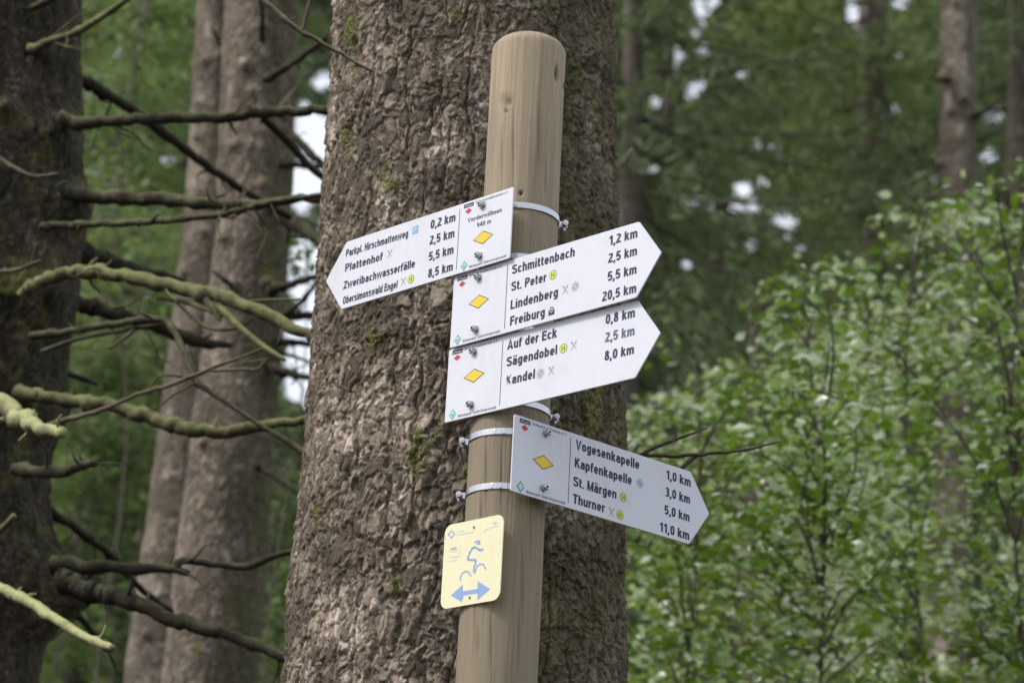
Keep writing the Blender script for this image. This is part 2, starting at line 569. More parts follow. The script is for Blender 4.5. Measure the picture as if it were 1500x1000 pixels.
# ------------------------------------------------------------------ trunks
def trunk_mesh(name, axis_px, Yd, mtl, dz_fine, dth_fine, scale=1.0, seed=1, ztop=10.0, moss=(), depth=1.0,
               bumps=(), fine_z=None, arc=200, cell=(.0125, .025), off=None, big=1.0):
    """axis_px: list of (xc, y, halfwidth) in photo pixels at world distance Yd. moss: (x,y,rx,ry) photo pixels."""
    cen = []; rad = []
    for xc, yy, hw in axis_px:
        p = P(xc, yy, Yd); cen.append(p); rad.append(hw * pxw(xc, yy, Yd))
    cen = np.array(cen); rad = np.array(rad)
    o = np.argsort(cen[:, 2]); cen = cen[o]; rad = rad[o]
    # linear extrapolation of the axis
    sx = np.polyfit(cen[:, 2], cen[:, 0], 1); srr = np.polyfit(cen[:, 2], rad, 1)
    zb = cen[0, 2]; zt = cen[-1, 2]
    base_x = np.polyval(sx, zb) + 0 * zb
    zg = float(ground_z(np.polyval(sx, 0.5), Yd)) - .15
    z0, z1 = (zb - .3, zt + .12) if fine_z is None else fine_z
    zz = np.concatenate([np.linspace(zg, z0, max(6, int((z0 - zg) / (dz_fine * 8))), endpoint=False),
                         np.arange(z0, z1, dz_fine),
                         np.linspace(z1, ztop, max(8, int((ztop - z1) / (dz_fine * 25))))])
    R0 = rad.mean()
    half = math.radians(arc / 2)
    dth = dth_fine / R0
    th = np.concatenate([np.arange(-half, half, dth), np.linspace(half, 2 * math.pi - half, 60)[:-1]])
    th = th - math.pi / 2
    cx = np.interp(zz, cen[:, 2], cen[:, 0]); rr = np.interp(zz, cen[:, 2], rad)
    lo = zz < zb; hi = zz > zt
    cx[lo] = cen[0, 0] + sx[0] * (zz[lo] - zb); cx[hi] = cen[-1, 0] + sx[0] * (zz[hi] - zt)
    rr[lo] = rad[0] + min(0, srr[0]) * (zz[lo] - zb); rr[hi] = np.maximum(rad[-1] + min(-.008, srr[0] * .5) * (zz[hi] - zt), .3 * rad[-1])
    rr = rr + .35 * R0 * np.exp(-(zz - zg) / .28)
    T, Z = np.meshgrid(th, zz)
    U = T * R0 + 50; Wv = Z + 20
    # domain warp
    wx = U + .018 * scale * (fbm(U / (.05 * scale), Wv / (.07 * scale), seed + 1, 3) - .5) * 2
    wy = Wv + .030 * scale * (fbm(U / (.06 * scale) + 7, Wv / (.06 * scale) + 3, seed + 2, 3) - .5) * 2
    cw, ch = cell[0] * scale, cell[1] * scale
    h = None
    for q, (ka, kb, am) in enumerate([(1.0, 1.0, 1.0), (1.55, 1.45, 1.15), (.62, .55, .75), (1.1, .8, .9)]):
        ox = .0035 * scale * (vn(U / .012 / scale, Wv / .012 / scale, seed + 70 + q) - .5) * 2
        f1, f2, idv, dx, dy = worley((wx + ox) / (cw * ka) + 3.7 * q, (wy + ox) / (ch * kb) + 1.9 * q, seed + 40 + q)
        e = sstep(.0, .15, f2 - f1)
        i2 = (idv * 7.31) % 1.0; i3 = (idv * 13.7) % 1.0
        fl = am * (.0085 * (idv - .5) + .0050 * (-dy) * (.35 + i2) + .0045 * dx * (i3 - .5) * 2) - .0062 * (1 - e)
        tn = .42 * (i2 - .5)
        if h is None: h, tone = fl, tn
        else:
            m_ = fl > h
            h = np.where(m_, fl, h); tone = np.where(m_, tn, tone)
    fine = fbm(U / (.006 * scale), Wv / (.008 * scale), seed + 4, 3) - .5
    fis = np.abs(fbm(wx / (.05 * scale), wy / (.20 * scale), seed + 5, 3) - .5) * 2
    fis = 1 - sstep(.0, .16, fis)
    h = (h * 1.2 + .0035 * fine - .009 * big * fis) * depth
    h = h + .009 * depth * (fbm(U / .10, Wv / .22, seed + 6, 3) - .5) * 2 + .02 * R0 * (fbm(U / (R0 * 1.3), Wv / 1.1, seed + 12, 2) - .5) * 2
    tone = tone + .02 + .34 * (fbm(U / .09, Wv / .13, seed + 8, 4) - .5) * 2
    Rr = rr[:, None] + h - .010 * depth
    Xp = cx[:, None] + Rr * np.cos(T); Yp = Yd + Rr * np.sin(T)
    V = np.stack([Xp, Yp, Z], -1)
    ms = np.zeros(Z.shape)
    pu, pv, _ = proj(V.reshape(-1, 3))
    pu = pu.reshape(Z.shape); pv = pv.reshape(Z.shape)
    front = np.sin(T) < .3
    mn = fbm(U / (.02 * scale), Wv / (.028 * scale), seed + 13, 4)
    mbig = fbm(U / (.06 * scale), Wv / (.09 * scale), seed + 14, 3)
    for (mx_, my_, ax_, ay_, st) in moss:
        d = ((pu - mx_) / ax_) ** 2 + ((pv - my_) / ay_) ** 2
        g_ = np.exp(-d) * front
        ms = np.maximum(ms, .9 * sstep(.30, .66, g_ * .55 * st + (mn - .5) * .75 + (mbig - .5) * .5) * (g_ > .12))
    bare = sstep(.60, .78, mn * .6 + mbig * .5) * (.35 + .5 * sstep(-.1, .7, np.cos(T)))
    ms = np.maximum(ms, bare * front * .6)
    dirn = np.stack([np.cos(T), np.sin(T), 0 * T], -1)
    hm = ms * (.003 + .006 * (vn(U / .0045, Wv / .0045, seed + 15))) * depth
    for (bx_, by_, br_, bh_) in bumps:         # knots / branch collars
        g_ = np.exp(-(((pu - bx_) / br_) ** 2 + ((pv - by_) / br_) ** 2)) * front
        hm = hm + g_ * bh_
    V = V + dirn * hm[..., None]
    if off is not None: V = V - off
    ni, nj = Z.shape
    ii, jj = np.meshgrid(np.arange(ni - 1), np.arange(nj), indexing='ij')
    a_ = ii * nj + jj; b_ = ii * nj + (jj + 1) % nj
    Fq = np.stack([a_, b_, b_ + nj, a_ + nj], -1).reshape(-1, 4)
    me = mesh_np(name, V.reshape(-1, 3), Fq, mtl, attrs={'tone': np.clip(tone + .0, -1, 1).ravel(), 'moss': ms.ravel(), 'algae_shade': (.35 if seed == 23 else 1) * np.clip(sstep(-.15, .75, np.cos(T)) * (.35 + 1.1 * fbm(U / .12, Wv / .2, seed + 19, 4)), 0, 1).ravel()})  # right-side mask: algae growth and shade put into the bark colour
    return me


def base_of(axis_px, Yd):
    a = np.array([P(x, y, Yd) for x, y, _ in axis_px])
    s = np.polyfit(a[:, 2], a[:, 0], 1)
    x = float(np.polyval(s, .5)); z = float(ground_z(x, Yd))
    return np.array([x, Yd, z])


def tree_root(name, ax, Yd, label, group=None):
    b_ = base_of(ax, Yd)
    return thing(name, tuple(b_), label, 'tree', group), b_


TG = 'bare spruce trunks standing around the signpost'
# main spruce
YM = 5.15
ax_main = [(692, 0, 206), (687, 330, 222), (684, 500, 233), (681, 660, 241), (667, 980, 257)]
main_t, main_o = tree_root('spruce_tree', ax_main, YM, 'thick spruce trunk with flaky bark right behind the wooden post')
link('trunk', trunk_mesh('trunk', ax_main, YM, M['bark_main'], .0026, .0022, 1.0, 3, ztop=15, off=main_o,
                         moss=[(515, 40, 12, 45, 1.15), (520, 90, 10, 60, 1.0), (508, 200, 8, 40, .9), (575, 270, 26, 38, 1.0), (660, 20, 25, 25, .7),
                               (545, 505, 15, 45, 1.0), (615, 660, 22, 40, 1.25), (640, 640, 35, 35, .9), (660, 590, 25, 60, .7), (468, 750, 9, 60, 1.1), (870, 605, 18, 45, 1.35),
                               (860, 925, 20, 25, .9), (585, 860, 18, 30, .9), (690, 700, 20, 60, .7), (628, 590, 12, 20, .7), (637, 108, 7, 6, 1.2)],
                         bumps=[(868, 85, 26, .02), (690, 120, 60, .012), (560, 300, 50, .012)]), main_t)

# left near spruce (bark darkened in place of canopy shade)
YL = 6.7
ax_left = [(-32, 0, 152), (-30, 330, 155), (-52, 500, 155), (-82, 660, 158), (-88, 800, 160), (-106, 980, 165)]
left_t, left_o = tree_root('spruce_tree', ax_left, YL, 'dark spruce trunk at the left edge with many dead lichen covered branches')
link('trunk', trunk_mesh('trunk', ax_left, YL, M['bark_shaded'], .006, .0055, 1.15, 23, ztop=15, off=left_o, arc=190,
                         moss=[(10, 415, 45, 40, 1.3), (30, 140, 40, 20, .8), (30, 230, 60, 30, .6)],
                         bumps=[(60, 75, 16, .03), (75, 190, 30, .045), (100, 300, 30, .05), (60, 430, 40, .05), (70, 600, 40, .04), (95, 845, 45, .16), (60, 880, 50, .07), (5, 160, 12, .05)]), left_t)

# pair of mid trunks
YA, YB = 10.2, 8.9
ax_a = [(318, 0, 30), (305, 330, 36), (272, 660, 44), (235, 980, 52)]
a_t, a_o = tree_root('spruce_tree', ax_a, YA, 'slim grey spruce trunk partly hidden behind a thicker one, left of the signpost')
knot = lambda L_, r, h: [(x, y, r, h) for x, y in L_]
link('trunk', trunk_mesh('trunk', ax_a, YA, M['bark_mid'], .010, .009, 1.2, 43, ztop=15, off=a_o, depth=.55, big=.4,
                         bumps=knot([(300, 90), (292, 150), (325, 80), (290, 200), (300, 340), (270, 400), (250, 700), (215, 930)], 7, .02)), a_t)
ax_b = [(384, 0, 56), (372, 330, 57), (339, 660, 63), (308, 980, 71)]
b_t, b_o = tree_root('spruce_tree', ax_b, YB, 'grey brown spruce trunk between the dark left tree and the signpost tree')
link('trunk', trunk_mesh('trunk', ax_b, YB, M['bark_mid'], .008, .007, 1.1, 61, ztop=16, off=b_o, depth=.7, big=.5,
                         moss=[(392, 405, 14, 18, 1.1), (290, 945, 12, 20, 1.1), (335, 850, 16, 30, .7)],
                         bumps=knot([(360, 98), (372, 135), (385, 40), (345, 215), (385, 270), (330, 350), (390, 415), (340, 420), (300, 650), (410, 170), (400, 300)], 8, .03)), b_t)
# right trunk
YR = 15.0
ax_r = [(1405, 0, 28), (1403, 330, 27), (1396, 600, 30), (1386, 980, 33)]
r_t, r_o = tree_root('spruce_tree', ax_r, YR, 'straight pinkish grey trunk rising out of the green leaves at the right')
link('trunk', trunk_mesh('trunk', ax_r, YR, M['bark_mid'], .018, .014, 1.4, 77, ztop=19, off=r_o, depth=.6, big=.4,
                         bumps=knot([(1382, 115), (1428, 170), (1412, 145), (1392, 165), (1400, 5), (1380, 240)], 6, .05)), r_t)

# far thin trunks seen between branches
far_specs = [(178, 560, 13, 17, 'slender distant trunk seen between the dark left tree and the grey pair'),
             (208, 600, 9, 20, 'thinnest far trunk just left of the grey pair, below the lichen branch'),
             (1262, 160, 10, 26, 'dark far trunk deep in the conifers, left of the pink grey trunk'),
             (1122, 460, 8, 19, 'short pale brown far trunk above the leaves right of the signs'),
             (1100, 760, 10, 12.5, 'thin grey stem low among the leaves right of the lowest arrow sign'),
             (965, 560, 12, 20, 'brownish far trunk just right of the arrow tips')]
for k, (x, y, hw, Yd, lab) in enumerate(far_specs):
    ax = [(x + 8, y - 250, hw * .95), (x, y, hw), (x - 6, y + 250, hw * 1.1)]
    if k == 3: ax = [(x, 440, hw), (x, 600, hw * 1.1)]
    tt, oo = tree_root('distant_tree', ax, Yd, lab, 'distant trunks in the forest')
    link('trunk', trunk_mesh('trunk', ax, Yd, M['bark_far'], .05, .03, 1.5, 90 + k, ztop=(float(P(x, 440, Yd)[2]) if k == 3 else 15 if k != 4 else 5), off=oo, depth=.6, big=.4, arc=180), tt)


# ------------------------------------------------------------------ dead branches
def branch(tree, off, pts, ws, Y0, Y1, mtl, subs=(), label=None, seed=0, wig=.35, twn=3):
    """pts photo pixels, ws widths px (interpolated), Y from Y0 to Y1"""
    pts = np.array(pts, float)
    d = np.concatenate([[0], np.cumsum(np.hypot(*np.diff(pts, axis=0).T))]); tt = d / d[-1]
    n = max(3, int(d[-1] / (len(pts) - 1) / 5))
    sm = catmull(np.column_stack([pts, tt]), n)
    Yv = Y0 + (Y1 - Y0) * sm[:, 2]
    wv = np.interp(sm[:, 2], np.linspace(0, 1, len(ws)), ws) * .9
    r_ = np.random.default_rng(seed + 1000)
    jx = (vn(np.arange(len(sm)) * .45, np.full(len(sm), 3.3 + seed), seed) - .5) * wv * wig
    jy = (vn(np.arange(len(sm)) * .45, np.full(len(sm), 8.3 + seed), seed + 2) - .5) * wv * wig
    path = np.array([P(a_ + q, b_ + s_, y_) for a_, b_, y_, q, s_ in zip(sm[:, 0], sm[:, 1], Yv, jx, jy)])
    rad = wv / 2 * np.array([pxw(a_, b_, y_) for a_, b_, y_ in zip(sm[:, 0], sm[:, 1], Yv)])
    # knobbly nodes
    for _ in range(max(1, len(sm) // 12)):
        q = r_.integers(1, len(sm) - 2); rad[q] *= 1.25; rad[q + 1] *= 1.12
    specs = [(path, rad, seed)]
    for _ in range(twn):                        # little snapped side spurs
        q = r_.integers(len(path) // 5, len(path) - 1)
        dv = r_.normal(size=3); dv[2] = abs(dv[2]) * r_.choice([-.4, 1]); dv /= np.linalg.norm(dv)
        ln = rad[q] * r_.uniform(2.0, 4.5)
        pp = np.array([path[q], path[q] + dv * ln * .5 + r_.normal(size=3) * ln * .06, path[q] + dv * ln])
        specs.append((pp, np.array([rad[q] * .35, rad[q] * .25, rad[q] * .14]), seed + 5))
    if twn >= 3 and max(ws) > 12 and mtl != 'br_pale':                # thin dead side twigs
        for _ in range(4):
            q = r_.integers(len(path) // 4, len(path) - 1)
            tg = path[min(q + 1, len(path) - 1)] - path[q - 1]; tg /= np.linalg.norm(tg)
            dv = tg * .7 + r_.normal(size=3) * .75; dv[2] -= .25; dv /= np.linalg.norm(dv)
            ln = r_.uniform(.06, .22); bd = r_.normal(size=3) * ln * .07
            pp = catmull(np.array([path[q], path[q] + dv * ln * .45 + bd, path[q] + dv * ln * .8 - bd * .3, path[q] + dv * ln + bd]), 4)
            specs.append((pp, np.linspace(.0034, .0011, len(pp)), seed + 6))
    for (sp2, sw2, yy0, yy1) in subs:
        s2 = np.array(sp2, float); m_ = catmull(np.column_stack([s2, np.linspace(0, 1, len(s2))]), 5)
        y2 = yy0 + (yy1 - yy0) * m_[:, 2]
        w2 = np.interp(m_[:, 2], np.linspace(0, 1, len(sw2)), sw2)
        specs.append((np.array([P(a_, b_, y_) for a_, b_, y_ in zip(m_[:, 0], m_[:, 1], y2)]),
                      w2 / 2 * np.array([pxw(a_, b_, y_) for a_, b_, y_ in zip(m_[:, 0], m_[:, 1], y2)]), seed + 7))
    o = tubes('branch', specs, M[mtl], tree, off)
    if label: o['label'] = label
    return o


LT, LO = left_t, left_o
B = branch
B(LT, LO, [(45, 75), (62, 64), (85, 55), (110, 48), (150, 25), (190, -3)], [18, 12, 12, 10, 9], 6.45, 6.2, 'br_lichen', seed=1)
B(LT, LO, [(45, 15), (60, 6), (85, -6)], [12, 9], 6.45, 6.3, 'br_green', seed=2)
B(LT, LO, [(95, 105), (120, 118), (150, 135), (200, 165), (270, 218), (330, 262), (380, 293), (425, 318)], [20, 17, 15, 14, 13, 12], 6.7, 7.6, 'br_dark', seed=3, wig=.2)
B(LT, LO, [(70, 180), (95, 179), (160, 177), (230, 174), (300, 172), (370, 166), (440, 162), (500, 162)], [26, 18, 18, 17, 17, 15], 6.5, 6.3, 'br_green', seed=4,
  subs=[([(385, 172), (420, 205), (450, 240), (485, 268)], [12, 12, 11], 6.4, 6.6), ([(335, 178), (341, 188), (347, 198)], [5, 3], 6.4, 6.4), ([(372, 162), (374, 155), (375, 150)], [6, 3], 6.4, 6.4),
        ([(405, 165), (425, 140), (450, 108)], [10, 9, 7], 6.5, 7.1)])
B(LT, LO, [(80, 278), (112, 284), (180, 290), (250, 292), (330, 300), (370, 300), (440, 291), (490, 292)], [34, 24, 22, 20, 19, 14, 11], 6.55, 6.2, 'br_green', seed=5)
B(LT, LO, [(62, 332), (90, 331), (150, 328), (220, 325), (300, 318), (360, 305), (400, 296), (480, 284)], [14, 11, 11, 10, 9, 8], 6.45, 6.05, 'br_green', seed=6,
  subs=[([(222, 325), (228, 318), (232, 314)], [5, 3], 6.25, 6.2), ([(325, 312), (330, 305), (328, 300)], [6, 3], 6.2, 6.2)])
B(LT, LO, [(30, 432), (50, 418), (80, 405), (120, 398), (170, 402), (240, 418), (310, 432), (370, 450), (430, 480), (475, 500)], [20, 20, 24, 25, 23, 22, 20, 18], 6.4, 6.1, 'br_lichen', seed=7,
  label='thick yellow green lichen covered branch', subs=[([(230, 437), (275, 443), (325, 462)], [5, 8, 7], 6.3, 6.2), ([(322, 450), (370, 495), (418, 528)], [10, 9, 5], 6.2, 6.1),
        ([(300, 438), (312, 452), (322, 470)], [10, 10, 4], 6.2, 6.2), ([(260, 445), (300, 478), (340, 482), (372, 466)], [4, 5, 4], 6.3, 6.2), ([(320, 446), (380, 440), (440, 438)], [5, 4, 3], 6.2, 6.2)])
B(LT, LO, [(95, 355), (130, 374), (160, 384), (210, 396), (270, 412)], [44, 30, 22, 16, 10], 6.8, 7.4, 'br_dark', seed=8)
B(LT, LO, [(75, 430), (110, 444), (140, 452), (200, 468), (260, 490), (300, 502), (338, 508)], [40, 26, 22, 20, 22, 20, 10], 6.75, 7.3, 'br_dark', seed=9)
B(LT, LO, [(45, 494), (80, 489), (120, 482), (180, 472), (215, 467), (245, 472), (262, 500), (280, 545), (292, 565)], [14, 12, 12, 12, 11, 9], 6.45, 6.1, 'br_green', seed=10,
  subs=[([(290, 562), (330, 588), (370, 615), (410, 640), (455, 668)], [9, 7, 7, 9, 12], 6.1, 6.0), ([(60, 515), (110, 498), (180, 484), (245, 474)], [6, 6, 6], 6.3, 6.3), ([(195, 485), (180, 497), (160, 510)], [7, 5, 4], 6.3, 6.2)])
B(LT, LO, [(25, 574), (60, 580), (100, 585), (150, 590), (200, 605), (250, 622), (300, 632), (350, 630), (400, 622), (470, 608)], [24, 20, 22, 23, 24, 22, 20, 16, 12], 6.45, 6.25, 'br_lichen', seed=11)
B(LT, LO, [(40, 632), (85, 618), (150, 600), (200, 578), (260, 560), (320, 535), (385, 511)], [9, 8, 7, 7, 7, 4], 6.25, 5.9, 'twig', seed=12,
  subs=[([(310, 543), (350, 541), (378, 540), (387, 530)], [5, 4, 4], 5.95, 5.9), ([(355, 535), (370, 530), (392, 526)], [4, 3], 5.95, 5.9)])
B(LT, LO, [(20, 690), (45, 689), (85, 690), (118, 683), (136, 679)], [22, 20, 19, 17, 14], 6.4, 6.2, 'br_green', seed=13, label='short snapped mossy branch')
B(LT, LO, [(50, 735), (78, 752), (120, 780), (165, 815), (200, 855), (252, 896)], [18, 14, 13, 11, 9], 6.8, 7.6, 'br_dark', seed=14)
B(LT, LO, [(80, 826), (110, 829), (160, 830), (210, 832), (250, 833), (276, 839)], [34, 20, 18, 18, 10], 6.5, 6.4, 'br_dark', seed=15,
  subs=[([(255, 833), (265, 821), (290, 822), (330, 828), (365, 829), (400, 815), (432, 806)], [14, 11, 10, 10, 9], 6.42, 6.3)])
B(LT, LO, [(85, 848), (120, 860), (160, 872), (220, 893), (280, 915), (350, 935), (430, 966)], [44, 28, 24, 22, 19, 17], 6.5, 6.3, 'br_dark', seed=16)
B(LT, LO, [(55, 870), (85, 885), (110, 898), (135, 925), (162, 955)], [18, 12, 10, 7], 6.8, 7.1, 'br_dark', seed=17, subs=[([(85, 882), (110, 887), (122, 892)], [7, 4], 6.8, 6.8)])
B(LT, LO, [(-110, 800), (-50, 835), (0, 860), (40, 880), (90, 912), (130, 935), (165, 948)], [24, 20, 18, 17, 15, 12], 6.45, 5.6, 'br_pale', seed=18, label='pale yellow bare branch low at the left', wig=.2)
B(LT, LO, [(-90, 520), (-40, 555), (0, 588), (30, 612), (60, 628), (88, 636)], [24, 25, 27, 30, 26, 18], 6.4, 5.7, 'br_pale', seed=19, label='ragged pale green mossy branch end', wig=.9, twn=9)
B(LT, LO, [(-40, 205), (0, 232), (25, 248), (50, 258), (86, 254)], [8, 7, 6, 4], 6.4, 6.3, 'twig', seed=20)
B(LT, LO, [(-30, 402), (0, 398), (30, 393), (60, 382)], [9, 7, 6], 6.3, 6.2, 'twig', seed=21, subs=[([(47, 388), (50, 370), (56, 355)], [5, 4, 3], 6.25, 6.2)])
B(LT, LO, [(70, 535), (95, 546), (142, 563)], [12, 9, 6], 6.8, 7.0, 'br_dark', seed=22)
B(LT, LO, [(-20, 800), (0, 778), (20, 755)], [12, 10], 6.4, 6.3, 'br_lichen', seed=23)

BT, BO = b_t, b_o
B(BT, BO, [(395, 300), (430, 325), (470, 352), (520, 385)], [30, 24, 20, 16], 8.7, 8.3, 'br_dark', seed=31)
B(BT, BO, [(390, 118), (410, 104), (440, 85), (480, 55)], [16, 11, 10, 8], 8.6, 8.3, 'br_green', seed=32)
B(BT, BO, [(395, 428), (425, 416), (450, 408), (485, 398)], [22, 13, 11, 8], 8.7, 8.4, 'br_dark', seed=33)
B(BT, BO, [(400, 475), (430, 452), (452, 430), (475, 395)], [12, 10, 8, 6], 8.7, 8.3, 'br_dark', seed=34)
B(BT, BO, [(405, 466), (440, 462), (490, 464)], [18, 14, 12], 8.8, 8.9, 'br_dark', seed=35)
B(BT, BO, [(405, 500), (440, 503), (480, 507)], [14, 10, 8], 8.8, 8.9, 'br_dark', seed=36)
B(BT, BO, [(390, 538), (425, 547), (480, 558)], [18, 13, 10], 8.8, 8.6, 'br_dark', seed=37)
B(BT, BO, [(405, 514), (430, 521), (470, 536)], [7, 5, 4], 8.8, 8.8, 'br_dark', seed=38)
B(BT, BO, [(380, 685), (405, 700), (450, 726)], [10, 8, 7], 8.8, 8.6, 'br_dark', seed=39)
B(BT, BO, [(385, 62), (384, 30), (382, -5)], [9, 7, 6], 8.4, 8.2, 'br_dark', seed=40)
B(BT, BO, [(395, 175), (425, 195), (470, 240)], [18, 14, 10], 8.7, 8.5, 'br_dark', seed=41)
B(BT, BO, [(395, 245), (430, 242), (480, 246)], [12, 10, 9], 8.8, 8.8, 'br_dark', seed=42)
B(a_t, a_o, [(332, 80), (322, 62), (310, 42)], [9, 6, 4], 9.85, 9.8, 'br_dark', seed=43)
B(b_t, b_o, [(340, 418), (325, 408), (312, 398)], [9, 6, 3], 8.55, 8.4, 'br_dark', seed=44)
# twigs of the main tree
B(main_t, main_o, [(340, -40), (385, -2), (430, 38), (470, 62), (510, 85), (545, 105)], [11, 10, 9, 8, 6, 4], 4.72, 4.72, 'twig', seed=50, twn=1,
  subs=[([(443, 46), (449, 22), (457, -10)], [7, 6, 6], 4.72, 4.7), ([(447, 38), (443, 44), (439, 48)], [6, 4], 4.72, 4.72)]).name = 'twig'
B(main_t, main_o, [(880, 672), (940, 668), (1000, 667), (1060, 662), (1100, 657), (1142, 646)], [11, 7, 7, 6, 5, 3], 5.2, 5.0, 'twig', seed=51, twn=2, wig=.5,
  subs=[([(938, 667), (960, 655), (1000, 640), (1036, 627)], [7, 5, 4, 2], 5.15, 5.1), ([(1022, 665), (1010, 675), (998, 686)], [6, 7, 6], 5.1, 5.1), ([(985, 648), (990, 640), (992, 631)], [3, 2], 5.1, 5.1)])
B(main_t, main_o, [(885, 256), (900, 246), (926, 221)], [13, 11, 9], 5.35, 5.7, 'twig', seed=52, twn=0)
B(r_t, r_o, [(1420, 172), (1440, 166), (1475, 158)], [12, 6, 4], 14.9, 14.7, 'br_dark', seed=53)
B(r_t, r_o, [(1390, 116), (1375, 116), (1360, 112)], [12, 6, 4], 14.9, 14.7, 'br_dark', seed=54)


# ------------------------------------------------------------------ foliage generators
def gap_mask(pts, gaps, seed=0, grow=0.0):
    u, v_, z = proj(pts)
    g_ = grow * F_PX / np.maximum(z, 1)
    keep = np.ones(len(pts), bool)
    wob = (vn(u / 9, v_ / 9, 5) - .5) * .9 + (vn(u / 25, v_ / 25, 6) - .5) * .9
    for gx_, gy_, rx, ry in gaps:
        keep &= (((u - gx_) / (rx + g_)) ** 2 + ((v_ - gy_) / (ry + g_)) ** 2 + wob * .6) > 1
    return keep


# openings in the canopy where the pale sky comes through
GAPS = [(446, 410, 22, 60), (440, 520, 22, 90), (470, 470, 40, 150), (445, 190, 14, 45), (440, 275, 20, 40), (470, 225, 22, 60), (470, 120, 14, 14),
        (1255, 18, 20, 24), (1320, 2, 14, 10), (1287, 20, 6, 8), (1022, 5, 6, 9), (1028, 25, 6, 7), (1045, 6, 6, 6),
        (178, 76, 8, 7), (243, 238, 7, 7), (263, 240, 10, 8), (985, 105, 10, 10), (994, 84, 6, 6), (1012, 128, 6, 6), (1028, 125, 7, 7), (1013, 140, 6, 6), (960, 150, 6, 6),
        (1318, 79, 7, 7), (1310, 162, 7, 7), (1460, 168, 9, 9), (1445, 172, 6, 6), (1448, 230, 8, 8), (1368, 260, 7, 7), (958, 246, 5, 9),
        (1018, 296, 6, 6), (1072, 308, 12, 10), (1058, 297, 6, 6), (1101, 302, 8, 7), (1045, 305, 8, 6), (1136, 322, 5, 5), (1152, 348, 8, 7), (1156, 330, 8, 8), (1172, 365, 6, 5),
        (1004, 387, 8, 8), (1058, 392, 9, 7), (1054, 370, 5, 5), (1088, 278, 9, 7), (1100, 360, 6, 6), (1020, 50, 5, 5), (1086, 109, 8, 6), (1030, 73, 6, 6)]


def cards(cen, d, length, width, rng):
    """thin needle-spray quads: centre, direction"""
    n = len(cen)
    d = d / (np.linalg.norm(d, axis=1)[:, None] + 1e-9)
    r_ = rng.normal(size=(n, 3)); r_[:, 2] *= .45
    s = np.cross(d, r_); s /= np.linalg.norm(s, axis=1)[:, None] + 1e-9
    L_ = (length * rng.uniform(.6, 1.25, n))[:, None] * d * .5
    W_ = (width * rng.uniform(.6, 1.3, n))[:, None] * s * .5
    V = np.stack([cen - L_, cen + W_ * 1.0 - L_ * .15, cen + L_, cen - W_ * 1.0 - L_ * .15], 1)
    V = V + rng.normal(size=V.shape) * .004
    return V


